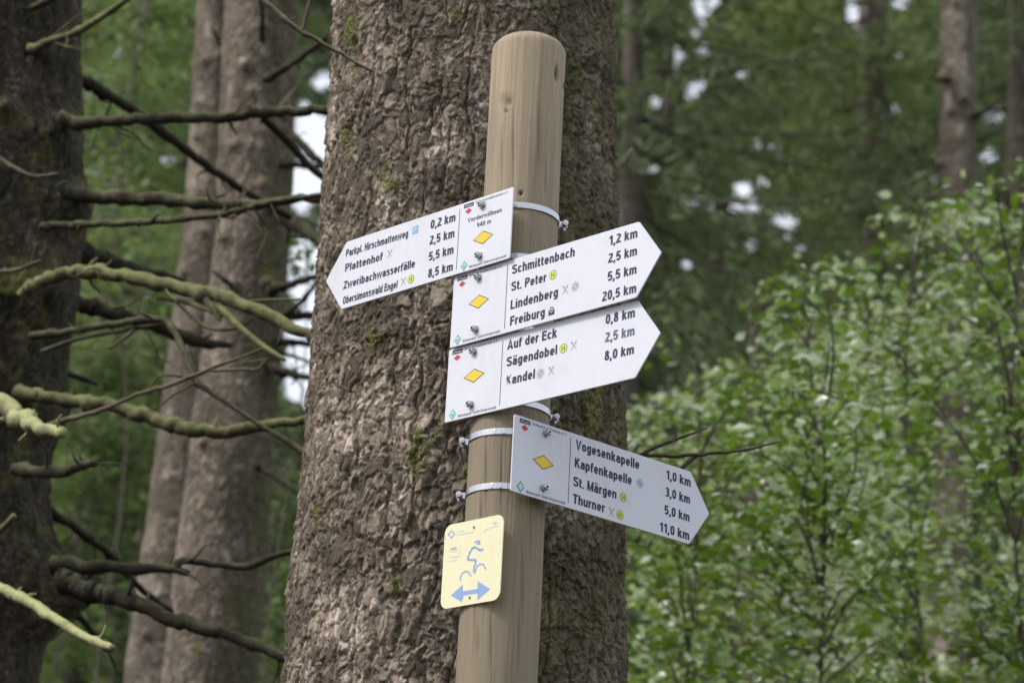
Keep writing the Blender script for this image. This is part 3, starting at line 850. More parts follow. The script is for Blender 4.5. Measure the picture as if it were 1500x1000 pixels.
def spruce(name, x, y, H, R, zlow, mtl, label, seed, card=(.13, .035), boughs=150, twigs=15, per=6, group='spruces in the forest behind', trunk_r=.16, root=None, zoff=0.0):
    rng = np.random.default_rng(seed)
    zg = float(ground_z(x, y))
    own = root is None
    if own: root = thing(name, (x, y, zg), label, 'tree', group)
    C0 = []; D0 = []
    wood = []
    for k in range(boughs):
        q = (k + rng.uniform()) / boughs
        z0 = zlow + (H - zlow) * q
        Lb = R * (1 - q) ** .8 * rng.uniform(.7, 1.15) + .25
        a_ = rng.uniform(0, 2 * math.pi)
        dr = np.array([math.cos(a_), math.sin(a_), 0])
        sd_ = np.array([-math.sin(a_), math.cos(a_), 0])
        droop = rng.uniform(.25, .55)
        tv = np.linspace(.0, 1, 7)
        zc = z0 + Lb * (-.9 * droop * tv + .55 * droop * tv ** 3)
        bp_ = dr[None] * (Lb * tv)[:, None]; bp_[:, 2] += zc
        wood.append(bp_)
        for j in range(twigs):
            t_ = .12 + .88 * (j + rng.uniform()) / twigs
            p0 = np.array([np.interp(t_, tv, bp_[:, c_]) for c_ in range(3)])
            sgn = 1 if j % 2 else -1
            tl = (.42 * Lb * (1 - t_) ** .8 + .16) * rng.uniform(.6, 1.15)
            td = sd_ * sgn * .85 + dr * .55 + np.array([0, 0, -rng.uniform(.1, .55)])
            td /= np.linalg.norm(td)
            m_ = max(3, int(per * tl / .4))
            s_ = (np.arange(m_) + rng.uniform(0, 1, m_)) / m_
            pts = p0[None] + td[None] * (tl * s_)[:, None]
            pts[:, 2] -= .35 * tl * s_ ** 2
            pts += rng.normal(size=pts.shape) * .035
            C0.append(pts)
            dd = td[None] + rng.normal(size=pts.shape) * .45; dd[:, 2] -= .35 * s_
            D0.append(dd)
        # along the spine
        s_ = rng.uniform(0, 1, per * 2) ** 1.6
        pts = np.stack([np.interp(s_, tv, bp_[:, c_]) for c_ in range(3)], 1) + rng.normal(size=(per * 2, 3)) * .03
        C0.append(pts); D0.append(dr[None] + rng.normal(size=pts.shape) * .5)
    C0 = np.vstack(C0); D0 = np.vstack(D0)
    Wp = C0 + np.array([x, y, zg])
    u, v_, z = proj(Wp)
    inv = (u > -350) & (u < 1850) & (v_ > -450) & (v_ < 1450)
    keep = gap_mask(Wp, GAPS, grow=card[0] * .16) & (inv | (rng.uniform(size=len(u)) < (.12 if own else 2)))
    C0 = C0[keep]; D0 = D0[keep]
    Vq = cards(C0, D0, card[0], card[1], rng)
    n = len(C0)
    rnd = np.repeat(rng.uniform(0, .45, n), 4)
    me = mesh_np('crown', Vq.reshape(-1, 3), np.arange(n * 4).reshape(-1, 4), mtl, smooth=False, attrs={'rnd': rnd})
    link('crown', me, root)
    # trunk + limbs
    zz = np.linspace(-.2, H, 16)
    path = np.stack([.06 * np.sin(zz * .5 + seed), .05 * np.cos(zz * .4), zz], 1)
    if own: tubes('trunk', [(path, np.maximum(trunk_r * (1 - zz / H * .85), .02), seed)], M['bark_far'], root, np.zeros(3))
    VV = []; FF = []; base = 0
    for bp_ in wood:
        rr_ = np.linspace(.022, .006, 7)
        w2 = bp_ + np.array([x, y, zg]); uu, v2, _ = proj(w2)
        if own and not ((uu > -300) & (uu < 1800) & (v2 > -300) & (v2 < 1300)).any(): continue
        if not gap_mask(catmull(w2, 6), GAPS[:7], grow=.05).all(): continue
        V_, F_, cap = tube_arr(bp_, rr_, n=4)
        VV.append(V_); FF.append(F_ + base); base += len(V_)
    if VV:
        VV = np.vstack(VV)
        link('limbs', mesh_np('limbs', VV, np.vstack(FF), M['bark_far'], attrs={'tone': np.zeros(len(VV)), 'moss': np.zeros(len(VV))}), root, kind='stuff')
    return root


def at(px_, Yd):
    """x position on the ground line for photo column px_ (mid height) at distance Yd"""
    return float(P(px_, 500, Yd)[0])


SPR = [
    # px, Y, H, R, zlow, pale, cardL, boughs, label
    (905, 15.0, 13, 2.8, 1.2, 0, .14, 150, 'dark spruce with drooping boughs just right of the big trunk and behind the arrow tips'),
    (860, 19.5, 16, 3.3, 1.0, 0, .18, 170, 'tall dark spruce beside the upper right edge of the big trunk'),
    (1290, 22.0, 17, 3.1, 1.5, 1, .20, 170, 'paler spruce in the middle of the right background'),
    (1500, 19.0, 16, 2.8, 1.0, 0, .18, 160, 'dark spruce behind the straight trunk at the right edge'),
    (1225, 30.0, 22, 3.8, 1.5, 1, .26, 180, 'light green spruce farther back above the leafy saplings'),
    (900, 27.0, 20, 3.4, 1.5, 0, .24, 160, 'far spruce mostly hidden behind the big trunk'),
    (1400, 34.0, 24, 4.2, 2, 0, .30, 180, 'far dark spruce behind the straight right trunk'),
    (150, 17.0, 14, 2.5, .8, 1, .17, 170, 'bright green young spruce between the dark left trunk and the grey pair'),
    (40, 24.0, 18, 3.4, 1, 1, .24, 170, 'green spruce behind the dark left trunk'),
    (250, 27.0, 20, 3.6, 1, 1, .26, 170, 'light green spruce behind the grey pair of trunks'),
    (372, 21.0, 16, 2.2, 1, 0, .20, 140, 'dark spruce in the gap left of the big trunk'),
    (560, 33.0, 22, 3.6, 2, 0, .30, 150, 'far spruce hidden behind the big trunk and the left arrow sign'),
    (740, 40.0, 26, 4.5, 2, 0, .34, 150, 'farthest spruce straight behind the post'),
    (100, 38.0, 26, 4.6, 2, 1, .34, 180, 'far pale spruce at the upper left'),
    (330, 44.0, 28, 4.8, 2, 0, .38, 180, 'far dark spruce above the grey pair'),
    (1050, 42.0, 28, 5.0, 2, 1, .38, 190, 'far pale spruce above the arrow tips'),
    (1300, 48.0, 30, 5.4, 2, 1, .42, 190, 'far pale spruce high in the right background'),
    (1520, 45.0, 30, 5.4, 2, 0, .40, 180, 'far spruce at the right edge'),
]
for k, (px_, Yd, H, R, zl, pale, cl, nb, lab) in enumerate(SPR):
    spruce('spruce_tree', at(px_, Yd), Yd, H, R, zl, M['needle_l' if pale else 'needle'], lab, 200 + k, card=(cl * 1.1, cl * .15), boughs=nb,
           twigs=16, per=12, trunk_r=.10 + Yd * .003)


# living crowns of the near trunks, unseen overhead, added to shade what stands below
for rt_, oo_, H_, zl_, rad_, sd_ in ((main_t, main_o, 15, 7.0, 2.6, 401), (left_t, left_o, 15, 7.6, 2.8, 402), (b_t, b_o, 16, 9.0, 2.4, 403), (r_t, r_o, 19, 9.5, 2.4, 404)):
    spruce('x', float(oo_[0]), float(oo_[1]), H_, rad_, zl_, M['needle'], '', sd_, card=(.17, .05), boughs=110, twigs=13, per=5, root=rt_)

# ---- beech saplings
def leaf_proto(name, L_, W_, mtl, bend=.18, fold=.22):
    xs = [0, .18, .42, .68, .88, 1.0]; ws_ = [0.03, .62, 1.0, .82, .40, 0.02]
    v_ = []; f_ = []
    for q, wd in zip(xs, ws_):
        zc = -bend * q * q * L_
        v_ += [(q * L_, -wd * W_ / 2, zc + fold * wd * W_ / 2), (q * L_, 0, zc), (q * L_, wd * W_ / 2, zc + fold * wd * W_ / 2)]
    for q in range(5):
        a_ = q * 3
        f_ += [(a_, a_ + 3, a_ + 4, a_ + 1), (a_ + 1, a_ + 4, a_ + 5, a_ + 2)]
    me = bpy.data.meshes.new(name); me.from_pydata(v_, [], f_)
    me.polygons.foreach_set('use_smooth', [True] * len(f_))
    me.materials.append(mtl)
    a_ = me.attributes.new('rnd', 'FLOAT', 'POINT'); a_.data.foreach_set('value', [random.uniform(0, .3)] * len(v_))
    me.update()
    return me


LP = [leaf_proto('leaf', .058, .036, M['beech'], b_, f_) for b_, f_ in ((.1, .2), (.25, .3), (-.05, .12), (.35, .15))]
_glint = leaf_proto('leaf', .058, .036, M['beech'], .2, .2)  # leaf coloured near-white as a painted glint
_glint.attributes['rnd'].data.foreach_set('value', [.75] * len(_glint.vertices))
LPV = [np.array([v.co[:] for v in me.vertices]) for me in LP]
LPF = np.array([p.vertices[:] for p in LP[0].polygons])


def leaf_frames(pts, dirs, rng, tilt=.55, size=(.5, 1.3)):
    n = len(pts)
    up = np.tile([0, 0, 1.0], (n, 1)) + rng.normal(size=(n, 3)) * tilt
    x_ = dirs / (np.linalg.norm(dirs, axis=1)[:, None] + 1e-9)
    y_ = np.cross(up, x_); y_ /= np.linalg.norm(y_, axis=1)[:, None] + 1e-9
    z_ = np.cross(x_, y_)
    s = rng.uniform(size[0], size[1], n)
    return x_, y_, z_, s


def leaves_mesh(name, pts, fr, rng, mtl, parent, off, mult=1.0, **props):
    x_, y_, z_, s = fr
    n = len(pts)
    which = rng.integers(0, 4, n)
    LV = np.array(LPV)[which]      # n,18,3
    Vv = (LV[..., 0:1] * x_[:, None] + LV[..., 1:2] * y_[:, None] + LV[..., 2:3] * z_[:, None]) * (s * mult)[:, None, None] + (pts - off)[:, None]
    nv = LV.shape[1]
    Ff = (LPF[None] + (np.arange(n) * nv)[:, None, None]).reshape(-1, 4)
    me = mesh_np(name, Vv.reshape(-1, 3), Ff, mtl, attrs={'rnd': np.repeat(np.where(rng.uniform(size=n) < .075, .85, rng.uniform(0, .45, n)), nv)})  # a few leaves at the bright end, painted glints on the beech
    return link(name, me, parent, **props)


def sapling(sx_, sY, top_y, targets, label, seed, leafmat='beech', n_obj=290, mult=.76, tl=(.25, .55), cat='tree', name='beech_sapling', group='leafy beech saplings at the right', tilt=1.0, stemr=.011):
    """stem at photo column sx_ at distance sY; targets: (n,3) world points where leafy twigs end"""
    rng = np.random.default_rng(seed)
    if leafmat == 'beech': targets = np.vstack([targets, targets[::2] + rng.normal(size=targets[::2].shape) * .14])
    x0 = float(P(sx_, 980, sY)[0]); zg = float(ground_z(x0, sY))
    ztop = float(P(sx_, top_y, sY)[2])
    root = thing(name, (x0, sY, zg), label, cat, group)
    off = np.array([x0, sY, zg])
    n = 16
    zz = np.linspace(zg - .05, ztop, n)
    xt = float(P(sx_, top_y, sY)[0])
    path = np.stack([x0 + (xt - x0) * ((zz - zg) / (ztop - zg)) + .05 * np.sin(zz * 2.1 + seed), sY + .06 * np.cos(zz * 1.7 + seed), zz], 1)
    tubes('stem', [(path, np.linspace(stemr, stemr * .3, n), seed)], M['bark_far'], root, off, _n=7)
    specs = []; LPs = []; LD = []
    for tg in targets:
        L_ = rng.uniform(*tl)
        zb = tg[2] - rng.uniform(.0, .35) * abs(np.hypot(tg[0] - path[8, 0], tg[1] - sY)) - .05
        zb = min(max(zb, zg + .3), ztop)
        b0 = np.array([np.interp(zb, zz, path[:, 0]), np.interp(zb, zz, path[:, 1]), zb])
        mid = (b0 + tg) / 2 + np.array([0, 0, .06 * np.linalg.norm(tg - b0)]) + rng.normal(size=3) * .04
        pth = catmull(np.array([b0, mid, tg]), 6)
        specs.append((pth, np.linspace(.0055, .0018, len(pth)), int(rng.integers(99))))
        # leaves alternate along the outer part of the twig
        seglen = np.linalg.norm(np.diff(pth, axis=0), axis=1).sum()
        nl = max(10, int(min(seglen, .9) / .015))
        dmain = (tg - mid); dmain /= np.linalg.norm(dmain)
        for q in range(nl):
            t_ = 1 - (min(seglen, .9) / seglen) * q / nl
            p_ = np.array([np.interp(t_ * (len(pth) - 1), np.arange(len(pth)), pth[:, c_]) for c_ in range(3)])
            side = np.cross(dmain, [0, 0, 1]); side /= np.linalg.norm(side) + 1e-9
            dv = dmain * .6 + side * (1 if q % 2 else -1) * .8 + rng.normal(size=3) * .22
            # short side twiglet
            ex = rng.uniform(.0, .13)
            LPs.append(p_ + dv * ex + rng.normal(size=3) * .012); LD.append(dv)
    LPs = np.array(LPs); LD = np.array(LD)
    mb_specs = specs
    tubes('twigs', mb_specs, M['bark_far'], root, off, _n=4, kind='stuff')
    fr = leaf_frames(LPs, LD, rng, tilt)
    u, v_, z = proj(LPs)
    vis = (u > 925) & (u < 1510) & (v_ > 0) & (v_ < 1005)
    order = np.argsort(np.where(vis, z, 1e3))
    pick = order[:n_obj]; pick = pick[vis[pick]]
    rest = np.setdiff1d(np.arange(len(LPs)), pick)
    for c_ in pick:
        me = _glint if rng.uniform() < .10 else LP[int(rng.integers(4))]
        o = bpy.data.objects.new('leaf', me)
        s = fr[3][c_] * mult
        a_, b_, d_ = fr[0][c_] * s, fr[1][c_] * s, fr[2][c_] * s
        p_ = LPs[c_] - off
        o.parent = root
        o.matrix_local = Matrix(((a_[0], b_[0], d_[0], p_[0]), (a_[1], b_[1], d_[1], p_[1]), (a_[2], b_[2], d_[2], p_[2]), (0, 0, 0, 1)))
        C.objects.link(o)
    if len(rest):
        leaves_mesh('foliage', LPs[rest], tuple(q[rest] for q in fr), rng, M[leafmat], root, off, mult, kind='stuff')
    return root


def top_edge(x):
    return np.interp(x, [900, 930, 960, 1050, 1130, 1200, 1280, 1350, 1420, 1520, 1700], [610, 570, 520, 510, 440, 380, 320, 315, 270, 200, 180])


def scatter(n, x0, x1, Y0, Y1, rng, dy0=0, ymax=1050):
    out = []
    while len(out) < n:
        x = rng.uniform(x0, x1); y = rng.uniform(top_edge(x) + dy0, ymax)
        # thinner near the upper edge
        if rng.uniform() > .35 + (y - top_edge(x)) / 160: continue
        out.append(P(x, y, rng.uniform(Y0, Y1)))
    return np.array(out)


rg = np.random.default_rng(5)
sapling(1010, 8.2, 520, scatter(34, 900, 1130, 7.6, 8.8, rg, 30), 'low beech sapling whose leaves touch the right edge of the big trunk', 301)
sapling(1190, 7.6, 400, scatter(40, 1050, 1300, 7.0, 8.2, rg), 'beech sapling in the middle of the leafy thicket, nearest to the camera', 302)
sapling(1340, 8.6, 260, scatter(44, 1220, 1460, 8.0, 9.2, rg), 'tallest beech sapling with pale shiny leaves in front of the straight right trunk', 303)
sapling(1490, 7.8, 200, scatter(40, 1380, 1620, 7.2, 8.6, rg), 'beech sapling at the right edge of the picture', 304)
sapling(1090, 10.2, 430, scatter(46, 900, 1250, 9.6, 11.0, rg), 'farther beech sapling left of centre in the thicket', 305)
sapling(1280, 10.8, 330, scatter(50, 1120, 1430, 10.0, 11.6, rg), 'farther beech sapling behind the middle of the thicket', 306)
sapling(1430, 11.4, 230, scatter(46, 1300, 1600, 10.6, 12.4, rg), 'farther beech sapling just in front of the foot of the straight right trunk', 307)
sapling(980, 12.4, 560, scatter(40, 890, 1150, 11.8, 13.2, rg, 60), 'farthest low beech sapling beside the big trunk', 308, n_obj=120)
sapling(1220, 13.0, 430, scatter(46, 1000, 1450, 12.2, 14.0, rg, 40), 'farthest beech sapling at the back of the thicket', 309, n_obj=120)


def scatter_box(n, x0, x1, y0, y1, Y0, Y1, rng):
    return np.array([P(rng.uniform(x0, x1), rng.uniform(y0, y1), rng.uniform(Y0, Y1)) for _ in range(n)])


GL = 'leafy young trees behind the left trunks'
sapling(420, 13.5, 600, scatter_box(46, 360, 520, 590, 1020, 13, 14.5, rg), 'bright green young beech in the gap just left of the big trunk', 321, 'beech_far', 0, 1.3, name='young_beech', group=GL)
sapling(120, 15.5, 520, scatter_box(60, 30, 300, 560, 1020, 14.5, 17, rg), 'young beech low between the dark left trunk and the grey pair', 322, 'beech_far', 0, 1.3, name='young_beech', group=GL)
sapling(200, 13.0, 20, scatter_box(50, 110, 320, -20, 480, 12.5, 14.5, rg), 'tall young beech with hanging pale leaves above the dead branches', 323, 'beech_far', 0, 1.0, name='young_beech', group=GL)
# yellow-green leaf tuft by the mid trunk
sapling(440, 9.6, 300, scatter_box(4, 405, 440, 325, 365, 9.2, 9.8, rg), 'small sprig of yellow green leaves beside the grey brown trunk', 324, 'beech_far', 0, .8, name='leafy_sprig', cat='plant', group=None, stemr=.008)

# low bilberry-like cover on the bank
rng = np.random.default_rng(77)
n = 9000
bx_ = rng.uniform(-9, 10, n); by_ = rng.uniform(9, 34, n)
bz_ = ground_z(bx_, by_)
pts = np.stack([bx_, by_, bz_ + rng.uniform(0, .35, n)], 1)
cl = fbm(bx_ * .6, by_ * .6, 4, 3) > .47
pts = pts[cl]
fr = leaf_frames(pts, rng.normal(size=pts.shape) * [1, 1, .4], rng, .6)
o = leaves_mesh('undergrowth', pts, fr, rng, M['beech_far'], None, np.zeros(3), 2.6, kind='stuff')

# ------------------------------------------------------------------ the post
PX, PY, PR = 0.004, 4.40, 0.0755
z_top = 1.6 + 2.30
ptop = P(778, 52, PY - .02)
z_top = float(ptop[2])
zgp = float(ground_z(PX, PY))
post = thing('signpost', (PX, PY, zgp), 'round wooden post with rounded top standing in front of the big spruce', 'post')
fine0, fine1 = z_top - 1.75, z_top
zz = np.concatenate([np.linspace(zgp - .3, fine0, 40, endpoint=False), np.arange(fine0, z_top - .034, .003)])
rr = np.full(len(zz), PR) + .0015 * (3.2 - zz) * .5
rr = np.clip(rr, 0, .08)
# rounded head
hd = np.linspace(0, math.pi / 2, 14)[1:]
zz = np.concatenate([zz, z_top - .034 + .030 * np.sin(hd)])
rr = np.concatenate([rr, rr[-1] - .042 * (1 - np.cos(hd))])
for q in (.6, .3, .02):
    zz = np.append(zz, z_top - .004 + .003 * (1 - q)); rr = np.append(rr, rr[-1] * 0 + .0335 * q)
th = np.linspace(0, 2 * np.pi, 220, endpoint=False)
T, Z = np.meshgrid(th, zz); Rr = rr[:, None] + 0 * T
dsp = .0012 * (fbm(T * 3, Z * 3, 60, 3) - .5) * 2 + .0006 * (vn(T * 30, Z * 3, 61) - .5) * 2
Vp = np.stack([PX + Rr * np.cos(T), PY + Rr * np.sin(T), Z], -1)
pu, pv, _ = proj(Vp.reshape(-1, 3)); pu = pu.reshape(T.shape); pv = pv.reshape(T.shape)
fr_ = np.sin(T) < .2
stain = np.zeros(T.shape); dent = np.zeros(T.shape)
for (x_, y_, a_, b_, ds, st) in [(816, 108, 3, 12, .006, 1), (827, 126, 2, 4, .004, 1), (763, 283, 3, 3, .008, 1), (741, 143, 10, 10, -.001, .4), (746, 150, 4, 5, .003, .5), (741, 163, 3, 3, .003, .6),
                                 (720, 200, 4, 30, 0, .0), (705, 760, 2, 40, .003, .5), (765, 850, 2, 60, .003, .5), (700, 940, 3, 20, .002, .4), (800, 260, 2, 30, .002, .45), (752, 215, 1.3, 70, .002, .6), (789, 190, 1.2, 55, .002, .5), (735, 240, 1.2, 45, .002, .5), (712, 690, 1.3, 70, .0025, .7), (735, 700, 1.2, 50, .002, .5), (760, 930, 1.3, 60, .0025, .6), (720, 945, 1.2, 45, .002, .6), (695, 860, 1.3, 80, .002, .6), (778, 780, 1.2, 50, .002, .5)]:
    g_ = np.exp(-(((pu - x_) / a_) ** 2 + ((pv - y_) / b_) ** 2) ** 1.5) * fr_
    stain = np.maximum(stain, g_ * st); dent = dent + g_ * ds
Rr = Rr + (dsp - dent) * np.clip(Rr / PR, 0, 1)
Vp = np.stack([Rr * np.cos(T), Rr * np.sin(T), Z - zgp], -1)
ni, nj = T.shape
ii, jj = np.meshgrid(np.arange(ni - 1), np.arange(nj), indexing='ij')
a_ = ii * nj + jj; b_ = ii * nj + (jj + 1) % nj
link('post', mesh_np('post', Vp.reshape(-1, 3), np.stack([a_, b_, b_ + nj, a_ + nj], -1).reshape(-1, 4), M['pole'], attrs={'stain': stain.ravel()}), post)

# ------------------------------------------------------------------ signs
YF = -.0002                        # print plane just proud of the board face
deps = bpy.context.evaluated_depsgraph_get


# monoline bold condensed letter shapes, drawn as stroked centre lines (cap height 1)
SW = .20
HS = SW / 2


def sup(cx, cy, rx, ry, a0, a1, n=12, e=2.5):
    out = []
    for k in range(n + 1):
        a_ = math.radians(a0 + (a1 - a0) * k / n); c_, s_ = math.cos(a_), math.sin(a_)
        out.append((cx + rx * math.copysign(abs(c_) ** (2 / e), c_), cy + ry * math.copysign(abs(s_) ** (2 / e), s_)))
    return out


def glyph(ch):
    h = HS; w_ = .52; L_, R_ = h, w_ - h; X_ = .735 - h; c_ = w_ / 2; rx = c_ - h; ry = (X_ - h) / 2; my = (X_ + h) / 2
    W = .60; CR = W - h; T_ = 1 - h; cc = W / 2; rX = cc - h; rY = (T_ - h) / 2
    loop = sup(c_, my, rx, ry, 0, 360, 22)
    g = {
        'o': (w_, [loop]), 'b': (w_, [[(L_, 0), (L_, 1)], loop]), 'd': (w_, [[(R_, 0), (R_, 1)], loop]),
        'p': (w_, [[(L_, -.24), (L_, .735)], loop]), 'g': (w_, [loop, [(R_, .735), (R_, 0)] + sup(c_, 0, rx, .16, 0, -150, 8)]),
        'c': (w_ - .03, [sup(c_, my, rx, ry, 38, 322, 18)]),
        'e': (w_, [sup(c_, my, rx, ry, 0, 318, 20), [(L_, my - .01), (R_ + h * .9, my - .01)]]),
        'a': (w_, [[(R_, 0), (R_, X_ - .16)] + sup(c_, X_ - .16, rx, .16, 0, 165, 8), [(R_, .43)] + sup(c_ - .02, .25, rx - .02, .25 - h + .01, 85, 275, 9) + [(R_, .17)]]),
        'n': (w_, [[(L_, 0), (L_, .735)], [(L_, X_ - .18)] + sup(c_, X_ - .18, rx, .18, 170, 0, 8) + [(R_, 0)]]),
        'h': (w_, [[(L_, 0), (L_, 1)], [(L_, X_ - .18)] + sup(c_, X_ - .18, rx, .18, 170, 0, 8) + [(R_, 0)]]),
        'u': (w_, [[(R_, 0), (R_, .735)], [(L_, .735)] + sup(c_, h + .18, rx, .18, 180, 360, 8) + [(R_, .3)]]),
        'm': (.80, [[(L_, 0), (L_, .735)], [(L_, X_ - .16)] + sup(.24, X_ - .16, .24 - h, .16, 170, 0, 7) + [(.40, 0)], [(.40, X_ - .16)] + sup(.56, X_ - .16, .24 - h, .16, 170, 0, 7) + [(.80 - h, 0)]]),
        'r': (.34, [[(L_, 0), (L_, .735)], [(L_, X_ - .2)] + sup(.30, X_ - .2, .22, .19, 175, 88, 6) + [(.34, X_ - .01)]]),
        'i': (SW, [[(L_, 0), (L_, .735)], [(L_, .86), (L_, 1)]]), 'l': (SW, [[(L_, 0), (L_, 1)]]),
        't': (.32, [[(.13, .93), (.13, .2)] + sup(.27, .2, .14, .2 - h, 180, 262, 5) + [(.32, h)], [(0, X_), (.32, X_)]]),
        'f': (.33, [[(.13, 0), (.13, .78)] + sup(.28, .78, .15, .22 - h, 180, 98, 5) + [(.33, 1 - h)], [(0, X_), (.32, X_)]]),
        's': (.48, [sup(.24, .555, .155, .10, 25, 180, 7) + [(.13, .49), (.30, .40), (.36, .33)] + sup(.24, .22, .155, .14, 20, -160, 8)]),
        'k': (.52, [[(L_, 0), (L_, 1)], [(.43, .735), (.12, .34)], [(.22, .45), (.46, 0)]]),
        'w': (.76, [[(.06, .735), (.21, .03), (.38, .70), (.55, .03), (.70, .735)]]),
        'v': (.52, [[(.06, .735), (.26, .03), (.46, .735)]]),
        'z': (.44, [[(.03, X_), (.38, X_), (.07, h), (.43, h)]]),
        ',': (SW, [[(h, .16), (h, 0), (.03, -.15)]]), '.': (SW, [[(h, 0), (h, .16)]]), ' ': (.22, []),
        'S': (.60, [sup(.30, .735, .215, T_ - .735, 12, 180, 9) + [(.10, .66), (.25, .55), (.42, .46), (.50, .36)] + sup(.30, .28, .215, .28 - h, 5, -172, 9)]),
        'P': (.58, [[(h, 0), (h, 1)], [(h, T_), (.30, T_)] + sup(.32, .72, .18, T_ - .72, 80, -80, 8) + [(.30, .44), (h, .44)]]),
        'B': (.60, [[(h, 0), (h, 1)], [(h, T_), (.30, T_)] + sup(.31, .74, .17, T_ - .74, 80, -80, 8) + [(.3, .54), (h, .54)], [(.3, .54)] + sup(.32, .3, .19, .3 - h, 80, -80, 8) + [(.3, h), (h, h)]]),
        'D': (.61, [[(h, 0), (h, 1)], [(h, T_), (.26, T_)] + sup(.28, .5, .24, .5 - h, 80, -80, 10) + [(.26, h), (h, h)]]),
        'H': (.62, [[(h, 0), (h, 1)], [(.62 - h, 0), (.62 - h, 1)], [(h, .52), (.62 - h, .52)]]),
        'E': (.52, [[(h, 0), (h, 1)], [(h, T_), (.52, T_)], [(h, .53), (.49, .53)], [(h, h), (.53, h)]]),
        'F': (.50, [[(h, 0), (h, 1)], [(h, T_), (.50, T_)], [(h, .51), (.46, .51)]]),
        'L': (.50, [[(h, 0), (h, 1)], [(h, h), (.50, h)]]),
        'T': (.56, [[(.28, 0), (.28, 1)], [(0, T_), (.56, T_)]]),
        'Z': (.56, [[(.03, T_), (.50, T_), (.08, h), (.56, h)]]),
        'V': (.64, [[(.07, 1), (.32, .03), (.57, 1)]]),
        'A': (.66, [[(.07, 0), (.33, .97), (.59, 0)], [(.16, .27), (.50, .27)]]),
        'K': (.63, [[(h, 0), (h, 1)], [(.54, 1), (.12, .44)], [(.24, .58), (.57, 0)]]),
        'M': (.76, [[(h, 0), (h, 1)], [(.76 - h, 0), (.76 - h, 1)], [(.10, .97), (.38, .08), (.66, .97)]]),
        'N': (.63, [[(h, 0), (h, 1)], [(.63 - h, 0), (.63 - h, 1)], [(.10, .96), (.53, .04)]]),
        'O': (W + .03, [sup(cc + .015, .5, rX + .015, rY, 0, 360, 24)]),
        '0': (.52, [sup(.26, .5, .26 - h, .5 - h, 0, 360, 24)]),
        '1': (.40, [[(.28, 0), (.28, 1)], [(.03, .76), (.15, .80), (.24, .92)]]),
        '2': (.52, [sup(.26, .74, .26 - h, .26 - h, 165, -35, 9) + [(.12, .22), (.09, h), (.52, h)]]),
        '3': (.52, [sup(.26, .74, .26 - h, .26 - h, 160, -85, 9) + [(.22, .53)], [(.26, .53)] + sup(.26, .29, .26 - h, .29 - h, 80, -160, 10)]),
        '4': (.54, [[(.40, 0), (.40, 1)], [(.38, .96), (.05, .30), (.54, .30)]]),
        '5': (.52, [[(.47, T_), (.13, T_), (.09, .52)] + sup(.25, .33, .27 - h, .33 - h, 130, -155, 12)]),
        '8': (.52, [sup(.26, .75, .22 - h, .25 - h, 0, 360, 16), sup(.26, .29, .26 - h, .29 - h, 0, 360, 18)]),
        '9': (.52, [sup(.26, .66, .26 - h, .34 - h, 0, 360, 18), [(.52 - h, .70), (.52 - h, .30)] + sup(.26, .30, .26 - h, .30 - h, 0, -125, 9)]),
    }
    for base, um in (('a', 'ä'), ('u', 'ü')):
        g[um] = (g[base][0], g[base][1] + [[(.13, .86), (.13, 1)], [(.39, .86), (.39, 1)]])
    return g[ch]


def ribbon(pts, hw):
    """left and right offset lines with mitres"""
    P_ = [Vector(p) for p in pts]
    P_ = [p for k, p in enumerate(P_) if k == 0 or (p - P_[k - 1]).length > 1e-5]
    closed = (P_[0] - P_[-1]).length < 1e-4
    if closed: P_ = P_[:-1]
    n_ = len(P_); Lf = []; Rt = []
    for k in range(n_):
        if closed: a_, b_ = P_[k - 1], P_[(k + 1) % n_]
        else: a_, b_ = P_[max(k - 1, 0)], P_[min(k + 1, n_ - 1)]
        d0 = (P_[k] - a_); d1 = (b_ - P_[k])
        if d0.length < 1e-6: d0 = d1
        if d1.length < 1e-6: d1 = d0
        d0 = d0.normalized(); d1 = d1.normalized()
        n0 = Vector((-d0.y, d0.x)); n1_ = Vector((-d1.y, d1.x))
        m_ = n0 + n1_
        if m_.length < .3: m_ = n0
        m_ = m_.normalized(); k_ = min(1 / max(m_.dot(n0), .3), 2.0)
        Lf.append(P_[k] + m_ * hw * k_); Rt.append(P_[k] - m_ * hw * k_)
    if closed: Lf.append(Lf[0]); Rt.append(Rt[0])
    return Lf, Rt


def text_obj(txt, x0, x1, zb, cap, mtl, parent, y=-.0003, bold=0, right=False, name='lettering'):
    pen = 0; strokes = []
    thin = .72 if cap < .008 else .78 if cap < .012 else 1.0
    for ch in txt:
        wd, st = glyph(ch)
        for s_ in st: strokes.append([(pen + a_, b_) for a_, b_ in s_])
        pen += wd + .085
    pen -= .085
    k_ = (x1 - x0) / pen
    mb = MB()
    for q, s_ in enumerate(strokes):
        Lf, Rt = ribbon(s_, HS * thin)
        yy = y - (q % 3) * .00004
        n_ = len(Lf)
        vs = [(x0 + p.x * k_, yy, zb + p.y * cap) for p in Lf] + [(x0 + p.x * k_, yy, zb + p.y * cap) for p in Rt]
        mb.add(vs, [(k, n_ + k, n_ + k + 1, k + 1) for k in range(n_ - 1)], 0)
    return mb.build(name, [mtl], parent)


def circle(cx, cz, r, n=24):
    return [(cx + r * math.cos(2 * math.pi * k / n), cz + r * math.sin(2 * math.pi * k / n)) for k in range(n)]


